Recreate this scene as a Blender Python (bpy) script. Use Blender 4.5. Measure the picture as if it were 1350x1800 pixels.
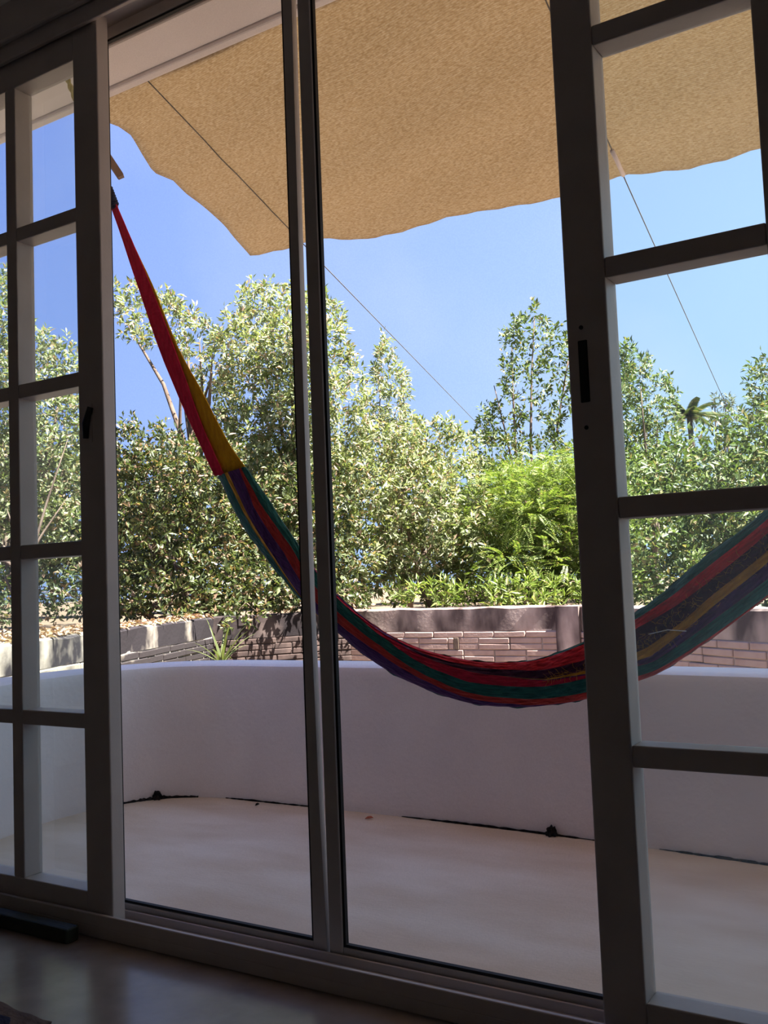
import bpy, bmesh, math, random
import numpy as np
from mathutils import Matrix, Vector

for _o in list(bpy.data.objects):
    bpy.data.objects.remove(_o, do_unlink=True)
scene = bpy.context.scene
COL = scene.collection
random.seed(11)
RNG = np.random.default_rng(11)

# ------------------------------------------------------------------ camera
YAW, PITCH, ROLL = 0.559212, 0.070172, -0.039487      # radians: turned left, tilted up, rolled
cam_data = bpy.data.cameras.new('camera')
cam_data.sensor_fit = 'VERTICAL'
cam_data.sensor_height = 36.0
cam_data.lens = 1693.07 / 1800.0 * 36.0
cam_data.clip_start = 0.02
cam_data.clip_end = 500
cam = bpy.data.objects.new('camera', cam_data)
COL.objects.link(cam)
_f = Vector((-math.sin(YAW)*math.cos(PITCH), math.cos(YAW)*math.cos(PITCH), math.sin(PITCH)))
_r = Vector((math.cos(YAW), math.sin(YAW), 0.0))
_u = _r.cross(_f)
_r2 = _r*math.cos(ROLL) + _u*math.sin(ROLL)
_u2 = -_r*math.sin(ROLL) + _u*math.cos(ROLL)
cam.matrix_world = Matrix(((_r2.x, _u2.x, -_f.x, 0.0), (_r2.y, _u2.y, -_f.y, 0.0), (_r2.z, _u2.z, -_f.z, 0.95), (0, 0, 0, 1)))
scene.camera = cam

# ------------------------------------------------------------------ sky, sun, exposure
SUN_DIR = Vector((0.44, -0.01, 0.90)).normalized()     # towards the sun
world = bpy.data.worlds.new('sky')
scene.world = world
world.use_nodes = True
wn, wl = world.node_tree.nodes, world.node_tree.links
wn.clear()
w_out = wn.new('ShaderNodeOutputWorld')
w_bg = wn.new('ShaderNodeBackground')
w_tc = wn.new('ShaderNodeTexCoord')
w_dot = wn.new('ShaderNodeVectorMath'); w_dot.operation = 'DOT_PRODUCT'
w_dot.inputs[1].default_value = (0.75, 0.25, -0.62)    # sky pales towards the sunny side and the horizon
w_ramp = wn.new('ShaderNodeValToRGB')
w_ramp.color_ramp.elements[0].position = 0.12
w_ramp.color_ramp.elements[0].color = (0.225, 0.350, 0.930, 1)
w_ramp.color_ramp.elements[1].position = 0.62
w_ramp.color_ramp.elements[1].color = (0.560, 0.790, 1.000, 1)
w_map = wn.new('ShaderNodeMath'); w_map.operation = 'MULTIPLY_ADD'
w_map.inputs[1].default_value = 0.5; w_map.inputs[2].default_value = 0.5
w_noise = wn.new('ShaderNodeTexNoise'); w_noise.inputs['Scale'].default_value = 3.2; w_noise.inputs['Detail'].default_value = 6
w_cl = wn.new('ShaderNodeValToRGB')
w_cl.color_ramp.elements[0].position = 0.52; w_cl.color_ramp.elements[0].color = (0, 0, 0, 1)
w_cl.color_ramp.elements[1].position = 0.95; w_cl.color_ramp.elements[1].color = (0.5, 0.5, 0.5, 1)
w_mix = wn.new('ShaderNodeMixRGB'); w_mix.inputs['Color2'].default_value = (0.72, 0.82, 1.0, 1)
wl.new(w_tc.outputs['Generated'], w_dot.inputs[0])
wl.new(w_tc.outputs['Generated'], w_noise.inputs['Vector'])
wl.new(w_dot.outputs['Value'], w_map.inputs[0])
wl.new(w_map.outputs[0], w_ramp.inputs['Fac'])
wl.new(w_noise.outputs['Fac'], w_cl.inputs['Fac'])
wl.new(w_cl.outputs['Color'], w_mix.inputs['Fac'])
wl.new(w_ramp.outputs['Color'], w_mix.inputs['Color1'])
wl.new(w_mix.outputs['Color'], w_bg.inputs['Color'])
w_bg.inputs['Strength'].default_value = 0.80
wl.new(w_bg.outputs[0], w_out.inputs['Surface'])

sun_data = bpy.data.lights.new('sun', 'SUN')
sun_data.energy = 24.0
sun_data.color = (1.0, 0.95, 0.86)
sun_data.angle = math.radians(0.6)
sun = bpy.data.objects.new('sun', sun_data)
COL.objects.link(sun)
sun.rotation_euler = SUN_DIR.to_track_quat('Z', 'Y').to_euler()
sun.location = (6, 2, 12)

scene.view_settings.view_transform = 'Standard'
scene.view_settings.look = 'None'
scene.view_settings.gamma = 1.0
scene.view_settings.use_curve_mapping = False
scene.view_settings.exposure = 0.65

TREE_BLOBS = {
 'L1': [(-7.48,6.16,1.87,0.30), (-7.84,6.48,3.10,0.32), (-7.82,6.44,2.16,0.31), (-7.34,6.03,1.53,0.29), (-7.62,6.26,2.41,0.31), (-7.83,6.42,2.72,0.32), (-7.45,5.90,1.74,0.29), (-7.43,5.90,2.80,0.29), (-7.95,6.31,3.20,0.32), (-7.26,5.75,2.20,0.29), (-7.83,6.17,2.55,0.31), (-7.58,5.94,1.48,0.29), (-8.14,6.33,2.04,0.32), (-7.77,5.95,3.29,0.30), (-8.03,6.11,2.43,0.31), (-7.48,5.68,1.65,0.29), (-7.26,5.52,2.80,0.28), (-7.60,5.77,2.66,0.29), (-8.26,6.23,2.23,0.32), (-7.57,5.62,1.85,0.29), (-8.21,6.08,3.59,0.31), (-7.89,5.81,1.50,0.30), (-8.39,6.15,2.64,0.32), (-7.32,5.38,3.52,0.28), (-7.81,5.69,2.79,0.29), (-7.87,5.71,3.16,0.30), (-7.64,5.53,2.21,0.29), (-8.16,5.86,1.71,0.30), (-7.99,5.70,1.99,0.30), (-7.88,5.57,3.52,0.29), (-7.89,5.56,3.78,0.29), (-8.39,5.89,2.49,0.31), (-7.78,5.46,3.26,0.29), (-8.32,5.82,3.07,0.31), (-8.32,5.81,1.52,0.30), (-7.75,5.41,2.65,0.29), (-7.80,5.40,2.16,0.29), (-8.43,5.79,1.76,0.31), (-8.07,5.50,1.97,0.29), (-8.11,5.50,3.69,0.30), (-8.52,5.77,3.26,0.31), (-8.18,5.53,2.57,0.30), (-8.53,5.74,2.96,0.31), (-7.86,5.29,3.36,0.29), (-8.90,5.91,1.57,0.30), (-7.92,5.26,2.27,0.26), (-8.03,5.28,1.77,0.22), (-7.92,5.22,3.78,0.20), (-8.69,5.69,2.13,0.21), (-7.75,6.40,3.32,0.21), (-7.75,6.53,1.36,0.18), (-7.30,6.20,2.79,0.16), (-7.33,5.50,3.77,0.15), (-8.62,5.87,4.16,0.16), (-8.04,5.22,3.22,0.14), (-8.41,5.46,3.70,0.14), (-8.05,5.22,2.64,0.14), (-8.69,5.63,3.15,0.15), (-8.97,5.83,1.38,0.15), (-7.88,5.76,4.00,0.14), (-8.43,5.45,2.52,0.13), (-7.31,5.59,1.29,0.12), (-7.43,6.33,1.69,0.13), (-7.52,6.07,3.33,0.12), (-7.50,6.06,1.29,0.12), (-7.97,6.56,1.31,0.13), (-6.80,5.82,2.44,0.11), (-8.45,5.74,1.33,0.12), (-7.59,5.82,3.58,0.11), (-8.27,5.95,1.32,0.12), (-8.34,5.37,1.94,0.11), (-8.00,6.37,3.54,0.12), (-7.15,6.14,2.63,0.11), (-7.19,6.16,2.21,0.10), (-8.88,5.72,3.65,0.11), (-8.53,5.49,3.23,0.10), (-7.54,5.87,3.46,0.10), (-7.31,6.28,3.15,0.10), (-7.79,5.57,4.00,0.10), (-8.64,5.56,3.66,0.10), (-8.48,5.44,2.63,0.10), (-8.48,5.44,2.84,0.10), (-6.83,5.81,3.09,0.09), (-8.16,5.24,3.72,0.09), (-8.16,5.22,1.64,0.08), (-7.93,5.58,4.04,0.09), (-7.53,5.77,3.73,0.08), (-7.93,6.29,1.28,0.09), (-8.06,5.17,3.90,0.08), (-7.70,5.33,1.27,0.08), (-7.67,6.61,2.22,0.09), (-7.48,6.45,2.51,0.08), (-7.05,6.06,1.43,0.08), (-8.38,6.24,1.29,0.08), (-8.39,5.37,2.42,0.08), (-6.86,5.91,1.72,0.07), (-7.25,6.25,1.83,0.08), (-7.37,6.35,1.91,0.08), (-7.88,6.15,1.27,0.08), (-9.00,5.74,1.32,0.08), (-7.91,6.06,3.94,0.07), (-8.30,5.31,3.38,0.07), (-7.35,6.33,1.60,0.07), (-7.21,6.25,3.04,0.07), (-8.24,5.50,4.07,0.07), (-7.39,6.39,2.38,0.07), (-8.97,5.72,2.43,0.07)],
 'L1b': [(-6.48,5.39,1.49,0.26), (-6.47,5.37,0.97,0.26), (-5.65,4.71,1.87,0.23), (-6.36,5.29,1.73,0.26), (-6.31,5.26,2.20,0.26), (-6.41,5.30,1.23,0.26), (-5.78,4.64,1.54,0.23), (-6.43,5.14,1.37,0.25), (-6.09,4.87,1.83,0.24), (-5.96,4.77,2.00,0.24), (-6.19,4.93,1.08,0.24), (-6.61,5.12,0.94,0.25), (-6.15,4.76,1.68,0.24), (-6.06,4.68,2.12,0.24), (-6.52,5.03,1.52,0.25), (-6.65,5.11,1.21,0.26), (-6.24,4.78,1.96,0.24), (-6.59,4.91,1.85,0.25), (-6.47,4.81,1.06,0.24), (-6.57,4.87,1.42,0.25), (-6.79,5.03,1.65,0.26), (-6.78,5.02,2.15,0.26), (-6.97,5.08,1.25,0.26), (-6.47,4.66,0.93,0.24), (-7.12,5.12,2.02,0.27), (-6.46,4.62,1.73,0.24), (-6.57,4.66,1.50,0.24), (-6.74,4.77,2.19,0.25), (-6.57,4.61,1.13,0.24), (-7.08,4.93,1.35,0.26), (-6.65,4.58,1.84,0.24), (-6.61,4.55,1.65,0.24), (-6.41,4.39,0.96,0.23), (-6.97,4.76,2.08,0.25), (-6.79,4.59,1.48,0.24), (-7.30,4.91,1.22,0.26), (-6.35,4.23,2.12,0.21), (-7.44,4.91,1.83,0.21), (-6.93,4.56,0.88,0.19), (-7.13,4.69,1.97,0.19), (-6.85,4.48,1.05,0.16), (-6.73,4.39,1.36,0.15), (-6.55,4.88,2.31,0.16), (-6.13,4.90,2.28,0.15), (-5.82,4.97,2.27,0.15), (-6.86,4.45,1.62,0.13), (-6.16,5.26,0.82,0.13), (-5.85,4.74,0.82,0.12), (-6.49,5.37,2.43,0.13), (-6.12,4.58,0.81,0.11), (-6.51,4.22,2.01,0.11), (-6.84,4.70,2.34,0.12), (-7.50,4.85,1.53,0.12), (-6.63,4.27,1.15,0.10), (-5.81,5.00,1.30,0.10), (-5.98,5.16,1.58,0.10), (-6.38,5.50,1.12,0.10), (-6.50,4.53,0.79,0.09), (-5.52,4.77,1.74,0.09), (-6.85,4.64,0.78,0.09), (-6.14,4.74,2.32,0.09), (-6.31,5.25,0.77,0.09), (-6.92,4.49,2.35,0.08), (-6.67,4.85,2.39,0.08), (-5.88,5.10,1.18,0.07), (-6.91,4.42,0.77,0.07), (-6.89,4.90,2.42,0.08), (-7.21,5.12,0.75,0.08), (-6.36,5.00,0.76,0.07), (-6.67,4.27,1.26,0.07), (-6.41,5.55,0.91,0.07), (-7.53,4.82,2.35,0.07), (-6.79,4.35,2.29,0.06), (-6.34,5.53,2.18,0.07), (-5.49,4.79,1.93,0.06), (-6.28,5.46,1.68,0.07), (-5.48,4.79,2.11,0.06)],
 'L2': [(-6.20,6.92,2.54,0.21), (-6.35,7.08,2.74,0.21), (-6.12,6.81,2.97,0.21), (-6.04,6.73,3.13,0.20), (-6.20,6.73,3.27,0.21), (-6.73,7.11,3.54,0.22), (-6.84,7.02,3.62,0.22), (-7.06,7.06,3.80,0.22), (-6.60,6.41,3.48,0.20), (-6.71,6.40,3.65,0.21), (-6.46,7.09,2.91,0.20), (-6.44,6.94,3.19,0.18), (-6.42,6.72,3.25,0.16), (-6.40,6.55,3.28,0.15), (-7.06,7.03,3.56,0.15), (-6.28,7.11,2.42,0.14), (-7.33,6.88,3.68,0.14), (-6.55,7.42,2.96,0.14), (-7.50,7.01,4.07,0.14), (-6.70,7.21,3.11,0.13), (-6.77,7.41,2.52,0.12), (-6.36,7.26,3.40,0.10), (-6.23,6.75,2.60,0.10), (-6.82,7.21,3.75,0.09), (-6.93,6.78,3.88,0.09), (-6.78,7.05,3.77,0.09), (-6.50,6.99,2.74,0.08), (-6.69,7.67,3.28,0.08), (-6.60,7.59,2.77,0.08), (-6.76,7.37,3.68,0.08), (-6.62,7.58,2.41,0.08), (-6.92,6.40,3.59,0.07), (-6.23,7.16,2.98,0.07), (-7.27,6.71,3.83,0.07), (-6.28,6.79,2.47,0.07), (-6.91,6.59,3.43,0.07), (-7.28,6.70,4.03,0.07), (-6.21,6.66,3.50,0.06), (-6.51,7.32,3.54,0.07), (-7.01,6.98,3.95,0.06), (-6.82,6.54,3.86,0.06), (-6.76,6.92,3.84,0.06), (-6.55,7.55,2.62,0.06), (-6.58,7.27,3.60,0.06), (-6.92,7.40,2.92,0.06), (-6.47,7.18,2.38,0.06), (-6.92,6.37,3.75,0.06), (-6.43,6.65,3.69,0.05), (-6.10,7.03,3.01,0.05), (-6.71,6.81,3.83,0.05), (-6.57,6.37,3.29,0.05), (-6.32,6.71,2.89,0.05), (-5.92,6.82,3.16,0.05), (-6.12,7.07,2.45,0.05), (-5.96,6.76,3.31,0.05)],
 'L2b': [(-6.06,6.69,1.28,0.29), (-5.67,6.26,1.54,0.27), (-6.02,6.66,2.00,0.29), (-6.06,6.67,1.05,0.29), (-6.18,6.74,1.81,0.29), (-6.23,6.60,1.47,0.29), (-5.82,6.14,1.14,0.27), (-5.79,6.12,1.89,0.27), (-6.43,6.68,0.93,0.29), (-6.18,6.42,1.67,0.28), (-6.52,6.65,1.34,0.30), (-5.86,6.01,2.05,0.27), (-6.38,6.45,1.87,0.29), (-5.85,5.89,1.11,0.26), (-5.91,5.93,1.49,0.27), (-6.76,6.61,0.94,0.30), (-6.53,6.40,2.22,0.29), (-6.59,6.42,1.30,0.29), (-6.64,6.47,1.75,0.29), (-6.48,6.28,1.97,0.29), (-5.98,5.73,1.45,0.26), (-6.90,6.51,1.09,0.30), (-6.60,6.19,2.27,0.24), (-6.98,6.51,0.88,0.24), (-6.70,6.25,1.86,0.23), (-6.73,6.27,2.10,0.22), (-6.94,6.44,1.33,0.22), (-6.62,6.15,1.66,0.21), (-6.00,6.45,2.17,0.20), (-5.50,6.16,0.84,0.18), (-6.11,6.62,0.81,0.16), (-6.17,5.64,1.44,0.13), (-5.95,6.82,1.77,0.14), (-6.71,6.15,2.46,0.13), (-5.75,6.56,2.14,0.13), (-5.74,6.41,2.17,0.11), (-5.98,5.79,2.30,0.10), (-6.26,6.59,2.33,0.11), (-5.42,6.24,1.39,0.10), (-5.77,5.93,2.24,0.09), (-5.87,5.91,0.77,0.09), (-5.93,6.87,2.10,0.10), (-6.52,5.89,1.01,0.09), (-6.01,6.92,1.12,0.09), (-6.39,5.78,1.17,0.09), (-6.76,6.47,0.74,0.09), (-5.36,6.20,1.60,0.08), (-5.79,5.79,2.27,0.08), (-6.62,6.26,2.48,0.09), (-6.88,6.21,0.80,0.09), (-5.91,6.85,1.94,0.09), (-5.86,6.77,1.35,0.08), (-6.31,5.72,2.11,0.08), (-5.80,6.68,0.75,0.08), (-5.72,6.60,0.90,0.08), (-6.46,6.84,0.72,0.08), (-5.57,6.44,1.02,0.07), (-6.90,6.24,1.98,0.08), (-5.66,6.54,0.96,0.07), (-6.01,6.98,2.03,0.08), (-6.76,6.15,0.73,0.07), (-5.68,6.57,1.20,0.07), (-6.60,5.95,1.09,0.07)],
 'L3': [(-5.09,7.46,2.39,0.27), (-5.54,8.07,2.28,0.29), (-5.10,7.44,2.65,0.27), (-5.40,7.77,1.97,0.28), (-5.51,7.85,1.73,0.28), (-5.69,8.19,3.13,0.30), (-5.59,7.86,1.40,0.28), (-5.77,8.09,2.45,0.30), (-5.88,8.21,2.22,0.30), (-5.33,7.49,3.24,0.28), (-5.60,7.82,2.86,0.29), (-5.42,7.50,2.57,0.28), (-5.97,8.19,1.93,0.30), (-5.62,7.78,3.56,0.29), (-5.86,7.95,1.58,0.29), (-5.56,7.59,3.11,0.28), (-5.91,7.92,2.31,0.29), (-5.85,7.79,2.07,0.29), (-5.44,7.25,2.69,0.27), (-5.83,7.73,2.54,0.29), (-6.08,8.00,1.43,0.30), (-5.36,7.13,3.26,0.27), (-5.72,7.47,1.77,0.28), (-5.58,7.34,2.93,0.27), (-5.83,7.66,3.66,0.29), (-5.77,7.47,3.18,0.28), (-6.10,7.80,1.61,0.29), (-5.81,7.45,2.18,0.28), (-5.89,7.50,2.42,0.28), (-6.09,7.76,2.74,0.29), (-6.29,7.97,2.05,0.30), (-5.72,7.26,3.34,0.28), (-5.87,7.41,2.88,0.28), (-5.87,7.33,1.37,0.28), (-6.22,7.83,3.86,0.30), (-6.13,7.61,1.79,0.29), (-5.83,7.19,3.13,0.28), (-6.24,7.65,2.16,0.29), (-6.48,7.89,1.60,0.30), (-6.01,7.32,2.53,0.28), (-6.40,7.80,3.66,0.30), (-5.96,7.19,2.78,0.28), (-6.36,7.61,1.94,0.29), (-6.01,7.16,2.32,0.28), (-6.53,7.77,3.18,0.30), (-5.90,6.97,3.23,0.27), (-5.90,7.05,1.34,0.24), (-6.18,7.23,2.62,0.22), (-6.62,7.75,2.22,0.22), (-6.55,7.66,1.76,0.19), (-5.74,7.84,1.24,0.15), (-6.59,7.58,2.88,0.15), (-6.11,7.35,3.78,0.14), (-5.40,7.80,1.22,0.14), (-6.50,7.56,1.61,0.14), (-5.88,6.85,3.41,0.13), (-5.37,8.07,2.97,0.14), (-5.19,7.61,1.52,0.12), (-6.20,7.09,3.11,0.13), (-6.09,7.15,3.61,0.12), (-6.55,7.50,2.54,0.12), (-5.42,7.74,3.74,0.12), (-6.41,7.31,2.94,0.12), (-5.26,7.91,2.09,0.11), (-5.26,7.23,3.59,0.11), (-6.02,7.91,1.21,0.11), (-5.27,8.03,2.64,0.11), (-5.60,8.28,3.33,0.11), (-5.93,7.61,1.19,0.10), (-6.16,7.53,3.96,0.10), (-5.97,6.82,2.18,0.09), (-5.24,7.82,1.76,0.09), (-6.42,7.42,1.25,0.09), (-6.22,7.07,2.96,0.09), (-5.27,7.70,3.41,0.09), (-6.14,7.52,1.19,0.09), (-6.15,7.04,1.94,0.08), (-6.06,7.56,3.99,0.09), (-5.46,8.38,2.48,0.09), (-5.69,8.02,1.17,0.08), (-5.56,7.40,3.77,0.08), (-5.11,7.67,1.83,0.08), (-6.19,7.09,1.85,0.08), (-5.41,8.30,2.59,0.08), (-5.52,8.03,3.71,0.08), (-6.27,7.92,1.19,0.08), (-6.51,7.40,2.42,0.08), (-6.43,7.39,1.44,0.08), (-5.57,8.22,3.40,0.08), (-5.14,7.83,2.16,0.07), (-5.34,7.97,1.68,0.08), (-5.03,7.68,2.19,0.07), (-5.11,7.71,1.90,0.07), (-5.99,6.88,1.36,0.07), (-6.55,7.39,3.51,0.07), (-6.25,7.08,2.68,0.07), (-6.13,7.84,4.06,0.07), (-5.50,8.44,2.83,0.07), (-5.06,7.77,2.28,0.06), (-5.24,7.95,1.99,0.07), (-5.13,7.85,2.79,0.06), (-5.41,7.99,3.43,0.07), (-6.07,6.84,3.26,0.06), (-6.07,7.09,1.17,0.06), (-5.25,7.70,3.53,0.06), (-6.39,7.93,1.17,0.06), (-6.38,7.64,4.03,0.06), (-5.55,8.33,3.29,0.06)],
 'L3b': [(-5.40,7.76,0.96,0.28), (-5.17,7.44,1.21,0.27), (-4.93,7.07,1.43,0.25), (-5.03,7.23,1.73,0.26), (-4.92,6.79,1.28,0.25), (-5.04,6.96,1.60,0.25), (-5.22,7.15,1.07,0.26), (-5.33,7.17,1.81,0.26), (-5.42,7.26,1.47,0.27), (-5.47,7.24,0.93,0.27), (-5.69,7.52,1.19,0.28), (-5.27,6.89,1.63,0.26), (-5.63,7.23,1.39,0.27), (-5.73,7.31,1.06,0.27), (-5.75,7.25,1.80,0.27), (-5.53,6.94,1.55,0.26), (-5.36,6.65,1.23,0.25), (-6.05,7.41,0.94,0.28), (-6.04,7.27,1.44,0.27), (-5.68,6.85,1.72,0.25), (-5.45,6.53,1.11,0.23), (-5.27,7.28,0.84,0.19), (-5.02,7.37,1.92,0.18), (-5.66,7.20,0.83,0.18), (-5.37,7.52,1.96,0.17), (-6.03,7.09,0.82,0.17), (-5.85,7.12,1.95,0.15), (-5.66,6.62,0.97,0.14), (-5.24,7.76,0.78,0.15), (-5.57,6.57,1.88,0.14), (-5.41,7.03,1.94,0.13), (-4.95,7.35,1.58,0.13), (-6.06,7.09,1.60,0.13), (-6.12,7.14,1.29,0.13), (-4.63,6.92,1.07,0.10), (-5.38,7.69,0.74,0.11), (-5.53,6.97,1.97,0.10), (-5.49,7.38,0.74,0.10), (-5.12,6.98,1.97,0.09), (-5.13,7.69,1.38,0.09), (-5.71,6.93,0.75,0.09), (-4.78,7.17,1.99,0.08), (-5.52,6.84,0.74,0.08), (-5.06,7.60,1.84,0.08), (-5.81,7.57,0.72,0.08), (-4.74,7.15,1.48,0.07)],
 'L4': [(-5.44,9.25,2.25,0.17), (-5.71,9.72,2.58,0.17), (-5.74,9.78,2.76,0.18), (-5.60,9.45,2.41,0.17), (-5.64,9.38,2.60,0.17), (-5.37,8.93,2.69,0.16), (-5.79,9.59,2.33,0.17), (-5.49,9.03,2.40,0.16), (-5.89,9.71,3.02,0.18), (-5.36,8.85,2.97,0.16), (-5.41,8.91,3.12,0.16), (-5.81,9.48,2.71,0.17), (-5.55,9.00,2.75,0.16), (-5.85,9.45,2.59,0.17), (-5.50,8.87,2.28,0.16), (-5.99,9.65,3.10,0.18), (-5.64,8.97,2.66,0.16), (-6.12,9.71,2.52,0.18), (-5.91,9.41,2.93,0.17), (-5.52,8.96,3.25,0.16), (-6.01,9.65,3.26,0.17), (-5.78,9.09,2.27,0.14), (-5.88,9.55,3.53,0.13), (-5.76,9.03,2.56,0.10), (-6.02,9.80,2.27,0.10), (-5.60,9.13,3.55,0.09), (-5.74,9.00,2.99,0.09), (-6.05,9.65,2.25,0.09), (-5.18,8.97,2.32,0.08), (-6.00,9.42,3.16,0.08), (-5.90,9.82,2.23,0.07), (-5.20,9.04,2.14,0.06), (-5.77,8.96,2.47,0.06), (-5.91,9.19,2.83,0.06), (-5.79,9.17,3.26,0.06), (-6.20,9.59,2.26,0.06), (-6.07,9.44,2.82,0.06), (-5.55,9.55,2.17,0.06), (-5.53,9.10,3.48,0.06), (-5.35,9.00,3.21,0.06), (-5.51,9.30,3.16,0.06), (-5.31,9.26,2.57,0.06), (-5.77,9.62,3.42,0.06), (-5.24,9.12,2.27,0.05), (-5.65,9.56,3.29,0.06), (-5.76,9.03,2.14,0.05), (-5.54,9.60,2.83,0.05), (-6.23,9.64,2.47,0.06), (-5.61,9.49,3.16,0.05), (-6.14,9.50,2.41,0.05), (-5.63,9.32,3.41,0.05), (-5.70,8.83,2.60,0.05), (-5.69,9.62,2.94,0.05), (-5.76,9.70,2.19,0.05), (-5.52,9.41,2.83,0.05), (-5.42,9.47,2.46,0.05), (-5.83,9.86,3.08,0.05), (-5.80,9.24,3.42,0.05), (-6.18,9.56,2.79,0.05), (-5.27,9.21,2.72,0.04), (-5.56,9.71,2.27,0.05), (-5.71,9.24,3.66,0.04), (-5.49,8.91,3.62,0.04), (-5.29,8.97,2.95,0.04), (-5.59,8.96,3.46,0.04), (-6.13,9.51,2.20,0.04), (-5.75,9.10,3.31,0.04), (-5.95,9.22,2.98,0.04), (-5.71,9.98,2.61,0.04), (-5.42,9.49,2.67,0.04), (-5.41,9.17,3.03,0.04), (-5.43,8.73,3.43,0.04), (-5.54,9.70,2.75,0.04), (-5.74,9.11,3.35,0.04)],
 'L5': [(-4.58,8.79,1.08,0.32), (-4.08,7.82,1.38,0.29), (-4.50,8.59,1.66,0.31), (-4.25,8.10,1.85,0.30), (-4.53,8.60,2.17,0.32), (-4.68,8.60,1.26,0.32), (-4.67,8.45,0.99,0.31), (-4.20,7.61,1.70,0.28), (-4.55,8.18,1.47,0.30), (-4.60,8.25,2.06,0.31), (-4.57,7.93,1.26,0.30), (-4.85,8.36,1.64,0.31), (-5.01,8.55,0.99,0.32), (-4.64,7.99,1.87,0.30), (-4.92,8.40,2.24,0.32), (-5.06,8.43,1.46,0.32), (-4.94,8.14,1.17,0.31), (-4.67,7.65,1.68,0.29), (-5.13,8.39,2.05,0.32), (-4.89,7.75,1.32,0.30), (-5.29,8.34,1.02,0.32), (-5.21,8.23,2.26,0.32), (-5.22,8.13,1.63,0.31), (-4.80,7.49,1.84,0.29), (-4.51,8.13,2.28,0.24), (-4.84,7.31,1.18,0.19), (-4.90,7.36,0.90,0.18), (-5.25,7.89,1.40,0.19), (-5.35,8.01,2.28,0.18), (-4.47,8.69,0.83,0.17), (-4.99,8.14,0.84,0.16), (-5.01,7.47,1.73,0.15), (-5.04,7.50,1.97,0.14), (-5.47,8.13,1.04,0.14), (-4.08,8.19,1.25,0.13), (-4.35,8.20,2.35,0.13), (-4.92,8.10,2.41,0.13), (-5.25,7.77,2.12,0.12), (-5.38,7.95,1.61,0.11), (-4.98,7.65,0.80,0.10), (-5.42,8.00,1.92,0.11), (-4.75,7.54,0.80,0.10), (-4.38,8.12,0.78,0.10), (-4.79,8.17,2.44,0.10), (-4.05,8.13,0.91,0.10), (-5.28,7.79,1.51,0.10), (-4.93,8.62,0.77,0.10), (-3.95,7.98,1.51,0.09), (-4.62,7.74,0.78,0.09), (-3.97,7.99,1.94,0.09), (-5.01,7.70,2.39,0.09), (-4.61,7.43,2.34,0.08), (-4.33,8.21,0.76,0.09), (-5.51,8.09,0.78,0.09), (-4.02,8.14,1.69,0.08), (-4.90,7.65,2.40,0.08), (-4.35,7.78,0.77,0.08), (-4.17,8.43,1.82,0.09), (-3.90,7.94,1.14,0.08), (-4.42,8.81,2.34,0.09), (-3.97,8.05,1.60,0.07), (-4.09,8.31,1.38,0.08), (-4.02,7.91,2.24,0.07), (-4.06,7.85,2.28,0.07), (-4.78,8.44,2.51,0.08), (-4.31,8.76,1.49,0.08), (-3.92,7.92,2.02,0.07), (-5.36,7.84,1.28,0.07), (-5.33,8.06,2.45,0.07), (-4.16,8.52,1.08,0.07), (-4.42,8.20,2.44,0.07)],
 'L6b': [(-3.35,9.85,1.69,0.23), (-3.35,9.91,2.05,0.23), (-3.68,10.66,1.94,0.25), (-3.45,9.75,2.14,0.23), (-3.71,10.33,1.73,0.24), (-3.75,10.43,2.05,0.24), (-3.68,9.90,1.85,0.23), (-3.93,10.53,2.26,0.25), (-3.69,9.69,1.99,0.23), (-4.10,10.59,1.78,0.25), (-3.83,9.74,2.17,0.23), (-4.06,10.22,1.97,0.24), (-3.92,9.65,1.74,0.23), (-3.87,9.43,2.06,0.23), (-3.95,9.48,1.90,0.23), (-4.22,9.86,1.75,0.24), (-4.33,10.12,2.30,0.25), (-4.36,10.13,2.11,0.25), (-4.14,9.34,1.85,0.23), (-4.28,9.56,2.18,0.23), (-4.41,9.65,2.04,0.24), (-4.55,9.87,1.81,0.24), (-4.51,9.71,2.32,0.24), (-4.73,9.94,1.99,0.25), (-4.75,10.01,2.20,0.25), (-4.59,9.51,2.39,0.22), (-4.50,9.35,1.74,0.21), (-4.13,10.12,2.34,0.21), (-4.84,10.01,2.64,0.16), (-4.43,9.97,2.42,0.15), (-3.81,9.96,2.35,0.14), (-3.62,10.83,2.34,0.14), (-4.55,10.10,1.66,0.13), (-4.86,9.85,2.30,0.13), (-3.76,10.41,2.40,0.12), (-3.47,10.61,1.89,0.12), (-3.40,10.45,2.26,0.12), (-4.91,9.94,2.14,0.11), (-3.79,10.19,2.40,0.11), (-3.50,10.69,1.61,0.11), (-3.64,9.73,1.56,0.10), (-3.92,9.79,1.58,0.10), (-4.53,9.60,1.62,0.10), (-4.74,9.58,1.89,0.10), (-4.00,10.19,2.44,0.10), (-4.38,9.07,2.61,0.09), (-4.82,9.81,1.64,0.10), (-4.53,9.79,1.62,0.09), (-4.27,9.69,1.59,0.09), (-3.65,10.42,1.57,0.09), (-4.37,10.12,2.49,0.09), (-4.92,9.91,2.57,0.09), (-4.04,9.80,1.57,0.08), (-3.17,9.79,1.92,0.08), (-3.63,10.45,2.40,0.08), (-4.92,9.88,2.22,0.08), (-3.55,10.55,1.56,0.08)],
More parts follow.
